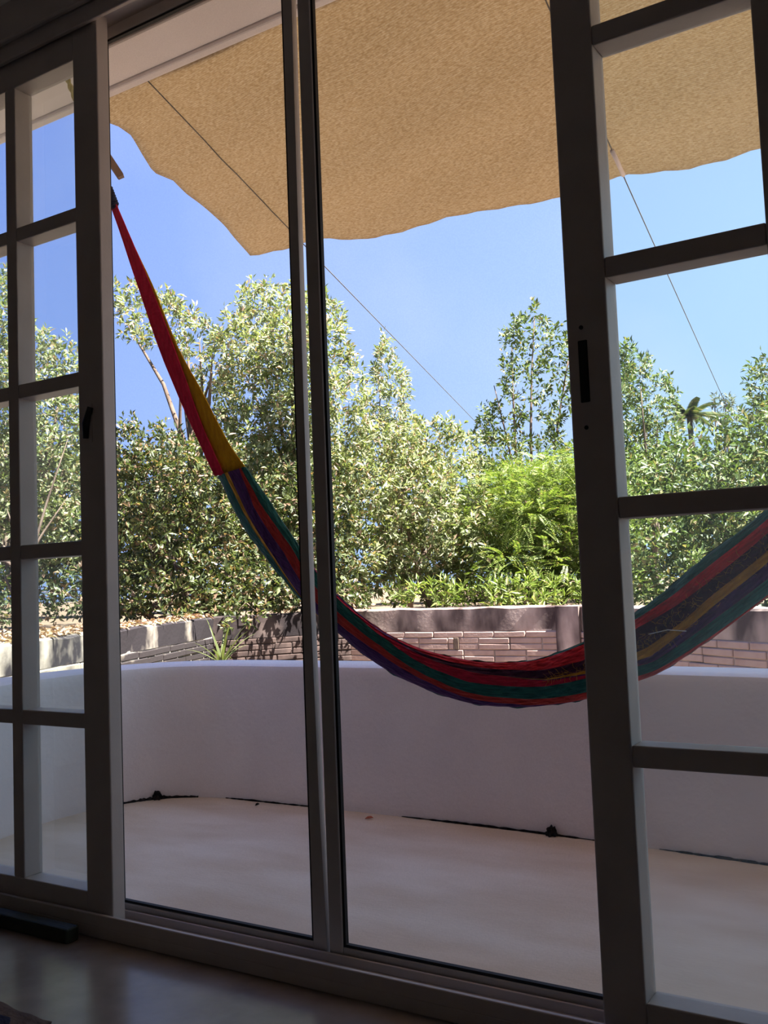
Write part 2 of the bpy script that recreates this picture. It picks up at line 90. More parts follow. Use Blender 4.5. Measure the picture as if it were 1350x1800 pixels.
 'L7': [(-3.22,9.45,1.30,0.32), (-3.27,9.65,1.60,0.32), (-3.10,9.02,0.95,0.30), (-3.05,8.81,1.77,0.30), (-3.32,9.18,1.14,0.31), (-3.17,8.70,1.40,0.29), (-3.18,8.67,1.62,0.29), (-3.55,9.39,0.94,0.32), (-3.42,8.84,1.25,0.30), (-3.36,8.75,1.82,0.30), (-3.58,9.18,1.50,0.32), (-3.41,8.42,1.04,0.29), (-3.70,9.03,1.72,0.31), (-3.81,9.20,1.34,0.32), (-3.74,8.67,0.98,0.30), (-3.56,8.25,1.50,0.29), (-3.92,8.89,1.26,0.31), (-3.67,8.31,1.71,0.29), (-3.72,8.08,0.98,0.29), (-4.05,8.83,1.48,0.31), (-4.21,8.92,1.24,0.32), (-4.24,8.65,0.99,0.31), (-4.12,8.40,1.45,0.28), (-4.04,8.51,1.67,0.27), (-4.50,8.97,1.27,0.22), (-3.69,8.84,1.94,0.19), (-3.80,9.45,0.81,0.19), (-2.99,9.32,1.87,0.16), (-2.91,8.93,0.77,0.14), (-3.25,8.97,2.01,0.14), (-3.17,9.81,1.11,0.15), (-2.78,8.73,1.68,0.12), (-3.21,8.88,0.76,0.12), (-4.13,8.15,1.61,0.12), (-4.43,8.69,0.78,0.12), (-3.84,8.21,1.85,0.12), (-3.38,8.40,1.97,0.11), (-3.97,8.93,0.76,0.12), (-3.89,9.22,0.75,0.12), (-3.97,9.14,2.04,0.12), (-4.52,8.76,1.14,0.11), (-2.82,8.87,1.41,0.10), (-4.09,8.48,0.77,0.10), (-3.91,8.29,0.77,0.10), (-3.22,8.60,2.02,0.10), (-3.35,8.60,0.74,0.09), (-3.19,9.13,0.71,0.09), (-3.91,8.55,1.94,0.09), (-3.91,9.03,0.73,0.09), (-2.83,8.89,0.89,0.08), (-4.02,9.02,2.02,0.09), (-4.09,8.52,1.89,0.09), (-3.68,9.36,2.12,0.09), (-4.12,7.98,1.52,0.08), (-3.06,9.75,1.65,0.09), (-4.49,8.62,0.84,0.08), (-4.47,8.57,0.77,0.08), (-4.40,8.51,1.38,0.08), (-4.43,8.85,1.78,0.08), (-2.87,8.81,1.93,0.08), (-3.24,8.52,0.72,0.07)],
 'L8': [(-3.09,10.79,1.91,0.24), (-3.27,11.54,2.51,0.26), (-2.98,10.37,1.68,0.23), (-3.01,10.52,2.13,0.24), (-3.19,11.22,2.75,0.25), (-3.26,11.45,3.02,0.26), (-3.30,11.13,2.59,0.25), (-3.40,11.32,2.11,0.26), (-3.34,11.17,2.37,0.25), (-3.27,10.81,1.84,0.25), (-3.26,10.89,2.82,0.25), (-3.14,10.46,2.97,0.24), (-3.58,11.31,1.77,0.25), (-3.34,10.64,2.19,0.23), (-3.48,11.29,3.32,0.24), (-3.37,10.78,2.46,0.23), (-3.34,10.57,1.96,0.22), (-3.52,11.24,2.71,0.22), (-3.46,10.95,2.93,0.18), (-3.25,10.23,2.93,0.14), (-3.46,11.46,1.64,0.14), (-3.29,10.77,3.39,0.13), (-3.43,10.65,2.77,0.11), (-3.10,11.20,1.58,0.11), (-2.87,10.59,2.25,0.10), (-3.04,11.24,2.63,0.11), (-3.54,10.75,1.59,0.10), (-3.43,10.51,2.08,0.10), (-3.06,10.78,3.08,0.10), (-3.70,11.25,1.91,0.10), (-3.06,11.24,2.06,0.10), (-3.64,11.14,2.38,0.10), (-2.87,10.41,2.97,0.08), (-3.12,11.55,2.90,0.09), (-2.93,10.80,3.01,0.08), (-3.06,11.42,2.56,0.08), (-3.19,10.27,1.53,0.08), (-2.86,10.55,1.81,0.07), (-3.07,11.39,2.26,0.08), (-2.83,10.50,2.08,0.07), (-3.29,11.25,3.35,0.08), (-3.47,10.73,3.14,0.08), (-3.32,11.39,1.56,0.08), (-3.36,10.41,1.53,0.07), (-3.34,11.28,3.46,0.07), (-3.74,11.26,1.72,0.07), (-3.34,11.35,3.43,0.07), (-3.14,11.57,1.70,0.07), (-3.06,11.31,1.81,0.07), (-3.22,11.35,1.55,0.07), (-3.32,10.51,3.32,0.06), (-2.90,10.86,2.36,0.06), (-3.47,10.72,3.28,0.06), (-2.94,10.98,2.74,0.06), (-2.80,10.42,2.83,0.06), (-2.84,10.64,2.38,0.06), (-3.45,10.52,2.54,0.06), (-3.49,10.57,2.23,0.06), (-3.36,10.25,2.63,0.06)],
 'L9': [(-0.98,8.11,1.38,0.22), (-1.04,8.87,1.91,0.24), (-1.01,8.22,1.20,0.22), (-1.04,8.95,2.11,0.24), (-1.10,9.25,1.75,0.25), (-1.07,8.46,0.92,0.23), (-1.21,8.97,1.08,0.24), (-1.16,8.60,1.57,0.23), (-1.22,9.08,1.86,0.25), (-1.09,8.11,1.93,0.22), (-1.24,8.89,1.32,0.24), (-1.23,8.39,0.90,0.23), (-1.38,9.03,1.16,0.25), (-1.38,9.08,1.52,0.25), (-1.20,8.08,2.05,0.22), (-1.29,8.51,1.68,0.23), (-1.33,8.70,1.94,0.24), (-1.28,7.96,1.29,0.22), (-1.49,8.96,0.92,0.25), (-1.43,8.30,1.16,0.23), (-1.52,9.01,1.83,0.25), (-1.52,8.93,1.61,0.25), (-1.41,8.27,2.05,0.23), (-1.42,7.94,1.39,0.22), (-1.58,8.46,0.94,0.24), (-1.54,8.39,1.93,0.24), (-1.65,8.89,1.74,0.25), (-1.57,8.22,1.25,0.23), (-1.72,8.66,1.10,0.24), (-1.52,7.65,1.44,0.22), (-1.59,7.82,0.85,0.22), (-1.70,8.50,1.85,0.24), (-1.69,8.14,1.64,0.23), (-1.69,8.04,1.28,0.23), (-1.72,7.89,0.97,0.22), (-1.88,8.54,1.49,0.24), (-1.83,8.35,1.91,0.24), (-1.92,8.31,1.17,0.24), (-1.84,8.08,1.68,0.23), (-2.00,8.50,0.86,0.24), (-1.90,7.91,1.40,0.23), (-1.84,7.63,1.77,0.22), (-2.14,8.60,1.05,0.25), (-2.12,8.61,1.62,0.25), (-1.99,7.91,1.24,0.23), (-1.92,7.48,0.87,0.22), (-2.23,8.51,1.48,0.25), (-2.16,8.24,1.75,0.24), (-2.25,8.36,1.11,0.24), (-2.13,7.67,0.91,0.22), (-2.36,8.52,1.29,0.25), (-2.08,7.52,1.56,0.22), (-2.29,8.06,1.79,0.24), (-2.42,8.44,1.46,0.25), (-2.28,7.80,1.09,0.23), (-2.54,8.45,0.86,0.25), (-2.21,7.35,1.24,0.22), (-2.35,7.89,1.63,0.23), (-1.65,8.20,2.02,0.20), (-1.57,8.77,0.77,0.20), (-1.12,9.35,0.73,0.19), (-1.45,7.66,2.05,0.16), (-1.22,8.91,0.73,0.17), (-1.46,9.00,0.72,0.16), (-2.35,7.48,1.03,0.14), (-2.05,7.85,1.91,0.14), (-2.10,7.67,0.75,0.13), (-1.04,8.00,2.11,0.13), (-2.57,8.32,1.88,0.14), (-2.60,8.32,1.47,0.14), (-2.39,7.51,0.74,0.11), (-1.95,8.80,0.69,0.12), (-1.29,8.59,0.69,0.11), (-1.02,9.30,1.09,0.12), (-1.82,7.45,1.92,0.10), (-1.89,7.65,0.71,0.10), (-1.38,8.27,2.23,0.09), (-2.31,8.37,1.99,0.10), (-0.93,9.31,2.26,0.10), (-0.94,9.01,1.54,0.09), (-1.51,8.56,2.27,0.09), (-0.94,9.08,1.63,0.09), (-1.68,8.01,0.68,0.08), (-2.23,8.62,0.66,0.09), (-2.62,8.10,0.83,0.08), (-2.27,7.71,0.69,0.08), (-0.91,8.30,0.67,0.07), (-1.69,7.69,2.01,0.07), (-2.31,7.26,1.51,0.07), (-0.89,8.96,1.99,0.08), (-0.94,9.35,1.80,0.08), (-2.53,7.87,1.35,0.07), (-1.35,8.87,2.34,0.07), (-0.91,8.55,0.93,0.07), (-0.94,9.37,1.88,0.07), (-2.32,7.20,1.17,0.06), (-0.86,8.18,2.15,0.06), (-2.53,8.33,0.66,0.07), (-0.91,8.77,1.32,0.07), (-0.85,8.66,2.06,0.07), (-0.93,8.90,1.23,0.07), (-2.18,7.63,0.68,0.06), (-2.53,7.77,0.90,0.07), (-1.93,8.39,2.10,0.07), (-1.91,8.26,0.66,0.07), (-2.38,7.46,1.71,0.06), (-2.38,7.35,1.12,0.06), (-0.98,9.22,0.83,0.07), (-1.15,8.01,2.20,0.06), (-0.85,8.17,1.15,0.06), (-1.56,8.26,0.65,0.06), (-2.39,8.19,1.98,0.06)],
 'L10': [(-1.20,11.04,2.43,0.23), (-1.16,10.81,2.63,0.22), (-1.14,10.85,3.00,0.22), (-1.16,10.60,2.79,0.22), (-1.25,10.52,2.49,0.22), (-1.26,10.42,2.66,0.22), (-1.24,10.30,2.93,0.21), (-1.42,10.99,2.92,0.23), (-1.37,10.44,2.41,0.22), (-1.40,10.52,2.59,0.22), (-1.47,10.60,2.98,0.22), (-1.53,10.89,2.81,0.23), (-1.53,10.47,2.39,0.22), (-1.62,10.77,2.63,0.23), (-1.55,10.21,2.82,0.22), (-1.63,10.16,2.39,0.21), (-1.75,10.91,2.81,0.23), (-1.83,10.93,2.98,0.23), (-1.85,10.86,2.65,0.23), (-1.93,10.99,2.51,0.23), (-1.96,11.10,2.87,0.23), (-1.37,11.24,2.38,0.16), (-1.77,11.13,3.16,0.14), (-1.95,10.64,2.94,0.14), (-2.00,10.76,2.61,0.13), (-1.02,10.57,3.07,0.12), (-1.92,10.21,2.30,0.12), (-1.63,10.81,3.14,0.11), (-1.50,10.92,2.31,0.11), (-1.15,11.51,2.33,0.11), (-1.33,10.18,3.03,0.10), (-1.81,10.82,2.33,0.10), (-1.10,11.44,2.86,0.10), (-1.08,11.34,2.95,0.10), (-1.25,11.17,3.23,0.10), (-1.67,10.80,2.30,0.09), (-1.21,11.53,3.30,0.09), (-1.78,9.84,2.89,0.08), (-1.06,10.96,2.50,0.08), (-2.02,10.67,2.71,0.08), (-1.57,11.07,3.25,0.08), (-1.93,10.10,2.43,0.07), (-1.19,10.94,2.24,0.08), (-1.21,10.57,2.20,0.07), (-1.73,10.10,2.99,0.07), (-1.08,11.40,2.77,0.07), (-1.10,11.55,2.65,0.07), (-1.58,10.64,2.24,0.07), (-1.77,10.97,2.30,0.07), (-1.05,10.87,2.32,0.06), (-1.37,11.33,3.30,0.07), (-1.07,11.65,3.18,0.07), (-1.93,10.85,2.30,0.06), (-2.08,10.94,2.93,0.06), (-2.04,10.57,2.44,0.06), (-1.40,10.82,2.24,0.06), (-1.00,10.82,2.93,0.06), (-1.41,10.33,3.11,0.06), (-1.90,10.90,2.29,0.06), (-0.98,10.87,3.19,0.05), (-1.08,11.36,2.45,0.06)],
 'L12': [(-3.59,16.64,3.53,0.21), (-3.83,17.01,3.57,0.20), (-3.64,16.53,3.66,0.12), (-3.49,16.65,3.42,0.11), (-3.80,16.36,3.39,0.10), (-3.53,16.78,3.67,0.09), (-3.59,16.73,3.70,0.08), (-3.72,16.49,3.64,0.08)],
 'LB1': [(-8.05,11.38,1.93,0.49), (-7.90,11.10,1.30,0.48), (-7.51,10.61,2.32,0.46), (-8.08,10.88,1.65,0.48), (-7.87,10.56,2.16,0.47), (-8.05,10.56,1.32,0.47), (-8.26,10.76,2.55,0.48), (-8.66,11.14,1.97,0.50), (-8.56,10.81,1.60,0.49), (-8.37,10.45,2.27,0.47), (-8.50,10.37,1.31,0.47), (-8.79,10.67,1.91,0.49), (-8.64,10.37,2.56,0.48), (-8.53,10.04,2.16,0.46), (-9.09,10.66,1.59,0.49), (-8.81,10.01,1.88,0.47), (-8.62,9.80,2.45,0.46), (-8.78,9.88,1.30,0.46), (-9.08,9.95,1.63,0.47), (-9.36,10.27,2.23,0.49), (-9.67,10.31,1.33,0.49), (-9.60,10.23,2.61,0.49), (-9.61,10.09,1.95,0.48), (-9.61,9.84,1.55,0.48), (-9.42,9.56,2.31,0.47), (-9.83,9.77,1.85,0.48), (-10.18,9.95,1.36,0.49), (-9.94,9.65,2.18,0.48), (-9.73,9.41,2.51,0.47), (-10.41,9.82,1.72,0.49), (-9.83,9.14,1.33,0.46), (-10.06,9.30,2.31,0.47), (-10.32,9.37,1.98,0.48), (-10.45,9.29,1.53,0.48), (-10.18,8.95,2.47,0.46), (-10.51,9.10,2.12,0.47), (-10.30,8.79,1.75,0.46), (-10.85,9.23,1.34,0.48), (-10.96,9.14,2.55,0.48), (-10.95,9.03,2.16,0.48), (-11.23,9.12,1.77,0.49), (-10.91,8.83,1.39,0.47), (-11.50,9.10,2.55,0.49), (-11.65,9.10,2.03,0.49), (-11.58,8.98,1.61,0.49), (-11.77,8.90,2.37,0.49), (-11.86,8.85,1.87,0.49), (-12.06,8.98,1.39,0.50), (-12.11,8.79,2.64,0.49), (-11.75,8.49,2.20,0.48), (-12.30,8.81,1.68,0.50), (-12.30,8.51,1.99,0.49), (-11.87,8.19,2.47,0.47), (-12.14,8.36,1.44,0.48), (-12.88,8.52,1.81,0.50), (-12.84,8.49,2.31,0.50), (-12.24,8.01,1.42,0.47), (-12.04,7.74,2.55,0.46), (-12.82,8.17,2.04,0.49), (-12.37,7.78,1.65,0.47), (-12.65,7.83,2.34,0.48), (-12.69,7.70,1.39,0.47), (-12.83,7.78,1.97,0.48), (-12.43,7.44,2.56,0.46), (-13.02,7.65,2.27,0.36), (-11.60,8.81,2.78,0.35), (-12.84,7.52,1.72,0.33), (-10.41,9.63,2.77,0.33), (-12.19,8.19,2.83,0.29), (-13.35,7.75,1.25,0.27), (-10.10,10.25,1.10,0.27), (-11.44,8.18,1.13,0.24), (-8.58,10.73,2.84,0.26), (-12.86,7.44,1.48,0.24), (-12.68,8.03,1.15,0.25), (-10.88,8.45,1.11,0.24), (-12.25,7.61,2.81,0.24), (-9.27,10.86,1.06,0.24), (-10.78,9.65,1.09,0.24), (-13.53,7.82,2.97,0.24), (-7.79,11.44,1.57,0.23), (-7.84,11.59,2.66,0.24), (-10.06,10.05,2.89,0.23), (-10.54,9.00,2.83,0.21), (-11.67,8.06,2.85,0.20), (-9.19,10.12,2.86,0.21), (-10.58,8.64,2.82,0.19), (-7.73,11.44,2.17,0.20), (-7.40,10.90,0.99,0.19), (-12.56,8.73,1.08,0.19), (-8.11,10.88,0.99,0.19), (-10.90,8.59,2.85,0.18), (-8.14,11.24,2.83,0.18), (-12.61,8.29,1.07,0.17), (-12.17,8.20,1.06,0.17), (-8.65,10.90,0.98,0.17), (-12.02,8.88,3.01,0.17), (-8.67,9.97,2.85,0.16)],
 'LB2': [(-1.24,14.60,2.07,0.46), (-1.27,14.56,1.69,0.46), (-1.33,14.67,1.21,0.47), (-1.60,15.07,1.46,0.48), (-1.63,15.51,1.99,0.50), (-1.69,14.22,1.12,0.46), (-1.86,15.40,2.29,0.50), (-1.87,15.08,1.70,0.49), (-1.95,14.30,1.36,0.47), (-1.98,13.97,1.95,0.46), (-2.28,14.59,1.15,0.48), (-2.37,15.04,1.75,0.50), (-2.35,14.42,2.13,0.48), (-2.50,14.05,1.45,0.47), (-2.57,14.09,1.89,0.47), (-2.88,14.65,1.21,0.49), (-2.78,13.78,1.55,0.47), (-2.93,14.70,2.26,0.50), (-3.12,14.06,1.16,0.48), (-3.03,13.86,1.89,0.47), (-3.17,13.83,2.23,0.48), (-3.37,14.42,1.62,0.50), (-3.38,13.65,1.23,0.47), (-3.56,14.29,2.03,0.50), (-3.66,13.98,1.59,0.49), (-3.56,13.14,2.21,0.46), (-3.74,13.52,1.19,0.48), (-3.87,13.94,1.89,0.49), (-3.75,12.92,1.50,0.46), (-3.87,13.01,2.17,0.47), (-4.15,13.62,1.86,0.49), (-4.11,13.29,1.21,0.48), (-4.26,13.01,1.51,0.47), (-4.47,13.58,2.23,0.49), (-4.62,13.57,1.87,0.50), (-4.54,13.19,1.22,0.48), (-4.87,13.53,1.56,0.50), (-4.48,12.51,2.10,0.46), (-4.78,12.73,1.84,0.47), (-4.82,12.69,1.26,0.47), (-5.10,12.92,2.14,0.49), (-5.06,12.60,1.55,0.47), (-5.10,12.12,1.24,0.46), (-5.12,12.14,1.86,0.46), (-5.73,12.81,1.66,0.49), (-5.48,12.03,1.27,0.46), (-5.74,12.64,2.04,0.49), (-5.66,11.79,1.52,0.46), (-5.78,11.89,1.95,0.47), (-6.12,12.12,1.24,0.48), (-6.17,12.01,1.65,0.48), (-6.20,11.83,2.13,0.47), (-6.37,11.80,1.42,0.47), (-6.21,11.33,1.77,0.46), (-6.73,11.96,2.19,0.49), (-6.95,12.05,1.35,0.49), (-6.56,11.22,1.67,0.46), (-7.16,11.97,2.18,0.50), (-7.10,11.57,1.29,0.42), (-2.05,14.31,2.35,0.34), (-5.45,12.73,2.27,0.33), (-7.02,11.28,1.68,0.32), (-1.44,14.78,2.38,0.31), (-7.20,11.59,2.45,0.31), (-6.43,11.90,1.06,0.30), (-2.53,14.09,2.41,0.28), (-2.62,15.01,0.91,0.30), (-1.20,14.82,0.86,0.27), (-1.07,15.07,2.42,0.27), (-5.78,11.73,2.29,0.25), (-1.43,14.87,0.85,0.26), (-1.99,14.58,0.87,0.26), (-7.35,11.61,1.04,0.24), (-5.00,12.65,0.95,0.24), (-3.50,14.08,2.52,0.24), (-4.17,13.43,2.54,0.23), (-2.41,14.79,2.53,0.23), (-4.40,13.29,0.91,0.23), (-7.09,11.96,1.00,0.23), (-2.78,14.61,0.85,0.22), (-3.47,14.22,0.87,0.22), (-1.05,14.56,1.44,0.21), (-3.45,13.14,0.88,0.20), (-5.74,12.16,0.95,0.21), (-4.66,12.46,2.41,0.20), (-2.78,13.57,0.85,0.20), (-4.59,12.83,0.90,0.20), (-1.65,14.79,0.80,0.20), (-5.36,12.12,0.93,0.19), (-4.60,12.92,2.49,0.20), (-2.12,14.22,0.81,0.19), (-6.65,11.51,2.49,0.19), (-2.92,13.74,2.49,0.19), (-6.37,11.73,2.45,0.19), (-3.80,13.19,2.53,0.18), (-3.89,13.61,0.86,0.19), (-7.47,11.76,2.10,0.19), (-4.45,13.12,2.55,0.18), (-6.79,11.92,0.94,0.18), (-3.18,13.82,0.82,0.17), (-5.31,12.96,0.89,0.17), (-4.75,12.76,0.87,0.17), (-1.86,14.87,0.77,0.17), (-7.26,11.41,2.25,0.17), (-5.19,12.18,0.89,0.16), (-5.47,12.21,2.37,0.16), (-2.82,14.71,2.62,0.17)],
 'L14': [(-2.78,8.40,0.75,0.11), (-2.89,8.47,0.75,0.11), (-3.04,8.62,0.74,0.12), (-3.04,8.36,0.76,0.11), (-3.08,8.23,0.78,0.11), (-3.26,8.46,0.75,0.12), (-3.44,8.69,0.78,0.12), (-3.36,8.25,0.77,0.11), (-3.20,7.65,0.79,0.11), (-3.41,7.94,0.80,0.11), (-3.43,7.77,0.78,0.11), (-3.71,8.19,0.78,0.12), (-3.52,7.58,0.81,0.11), (-3.77,7.91,0.80,0.11), (-3.68,7.52,0.81,0.11), (-3.90,7.78,0.79,0.11), (-3.98,7.75,0.80,0.11), (-3.79,7.22,0.82,0.11), (-4.37,8.12,0.79,0.12), (-3.97,7.18,0.81,0.11), (-4.22,7.44,0.81,0.11), (-4.32,7.42,0.81,0.11), (-4.76,7.99,0.80,0.12), (-4.53,7.45,0.76,0.06), (-2.89,8.11,0.83,0.06), (-3.10,7.76,0.72,0.06), (-3.12,8.13,0.84,0.06), (-3.11,8.26,0.70,0.06), (-3.89,8.25,0.71,0.06), (-2.72,8.40,0.69,0.06), (-4.32,7.10,0.83,0.06), (-3.05,8.78,0.82,0.06), (-3.61,7.46,0.73,0.05), (-3.23,7.58,0.72,0.05), (-3.41,7.72,0.86,0.05), (-4.72,7.78,0.87,0.06), (-4.24,7.99,0.72,0.05), (-4.09,7.84,0.72,0.05), (-3.55,7.74,0.72,0.05), (-3.46,7.99,0.71,0.05), (-3.67,7.88,0.71,0.05), (-2.65,8.24,0.81,0.05), (-3.13,8.45,0.68,0.05), (-2.66,7.94,0.83,0.05), (-2.94,8.01,0.85,0.05), (-3.43,8.49,0.85,0.05), (-3.25,7.84,0.86,0.05), (-4.18,7.10,0.88,0.05), (-4.10,7.52,0.88,0.05), (-3.79,8.47,0.86,0.05), (-4.48,8.00,0.72,0.05), (-3.36,8.16,0.69,0.05), (-4.21,7.71,0.73,0.05), (-2.97,8.25,0.68,0.05)],
 'LU1': [(-4.92,7.26,0.95,0.18), (-4.77,6.80,0.88,0.17), (-5.24,7.24,0.92,0.18), (-4.97,6.68,0.87,0.17), (-5.00,6.55,0.96,0.16), (-5.36,6.86,0.86,0.17), (-5.01,6.32,0.97,0.16), (-5.65,7.01,0.85,0.18), (-5.25,6.34,0.96,0.16), (-5.65,6.70,0.85,0.17), (-5.37,6.27,0.97,0.16), (-5.63,6.47,0.86,0.17), (-5.49,6.22,0.98,0.16), (-5.45,6.06,0.87,0.16), (-5.68,6.24,0.99,0.17), (-5.52,5.96,0.89,0.16), (-5.99,6.32,0.98,0.17), (-5.87,6.12,0.86,0.17), (-5.87,5.97,0.95,0.16), (-6.05,6.01,0.89,0.17), (-6.20,6.08,1.00,0.17), (-6.68,6.43,0.88,0.18), (-6.40,6.00,0.95,0.17), (-6.48,5.94,0.86,0.17), (-6.79,6.19,1.00,0.18), (-6.22,5.53,0.88,0.16), (-6.79,5.99,1.01,0.17), (-7.11,6.15,0.86,0.18), (-6.75,5.79,1.01,0.17), (-6.59,5.55,0.91,0.16), (-7.18,5.89,0.85,0.18), (-6.51,5.34,1.01,0.16), (-7.49,6.00,0.95,0.18), (-6.77,5.32,0.85,0.16), (-7.64,5.91,1.02,0.18), (-6.92,5.29,0.89,0.16), (-7.77,5.81,1.01,0.18), (-7.31,5.44,0.88,0.17), (-7.54,5.47,0.97,0.17), (-7.43,5.28,0.85,0.17), (-8.07,5.70,1.00,0.18), (-7.49,5.16,0.88,0.17), (-7.31,4.96,1.00,0.16), (-7.66,5.12,0.89,0.17), (-7.43,4.87,1.00,0.16), (-8.04,5.21,0.85,0.15), (-4.53,6.65,0.82,0.13), (-5.41,7.29,1.02,0.14), (-6.18,5.81,0.80,0.12), (-5.02,7.19,1.02,0.12), (-6.30,6.37,0.78,0.11), (-7.47,5.93,1.09,0.11), (-7.12,6.02,0.76,0.10), (-6.02,5.70,1.08,0.09), (-6.36,6.40,1.08,0.10), (-4.73,6.59,0.79,0.09), (-8.01,5.42,0.76,0.10), (-6.19,6.37,1.08,0.10), (-6.70,6.54,0.76,0.10), (-4.68,6.56,1.04,0.09), (-7.35,5.29,1.09,0.09), (-4.95,7.45,0.80,0.10), (-8.01,5.29,0.76,0.09), (-7.55,5.71,0.75,0.09), (-6.70,5.61,1.10,0.08), (-8.06,5.17,1.10,0.09), (-7.29,5.08,0.77,0.08), (-4.86,6.36,0.78,0.08), (-7.35,5.90,0.75,0.09), (-7.52,5.52,0.75,0.08), (-7.97,5.50,1.11,0.08), (-7.76,5.69,1.11,0.08), (-5.90,6.66,0.75,0.08), (-7.04,6.18,0.74,0.08), (-7.38,5.67,0.74,0.08), (-5.12,6.28,1.07,0.07), (-6.97,6.25,1.12,0.08), (-6.76,6.10,0.74,0.08), (-6.36,6.75,0.74,0.08), (-6.16,5.90,0.75,0.07), (-6.60,6.36,1.12,0.07), (-6.01,6.49,1.10,0.07), (-4.78,7.20,1.06,0.07), (-7.16,5.33,0.75,0.07), (-5.84,5.81,0.75,0.06), (-5.40,6.55,0.75,0.06), (-5.16,6.84,1.08,0.06), (-7.56,4.82,1.03,0.06), (-4.57,6.93,0.75,0.06), (-4.45,6.66,0.75,0.06), (-5.37,6.90,1.09,0.06), (-4.63,6.58,0.75,0.06), (-7.92,5.53,1.13,0.06), (-5.38,6.46,1.09,0.06)],
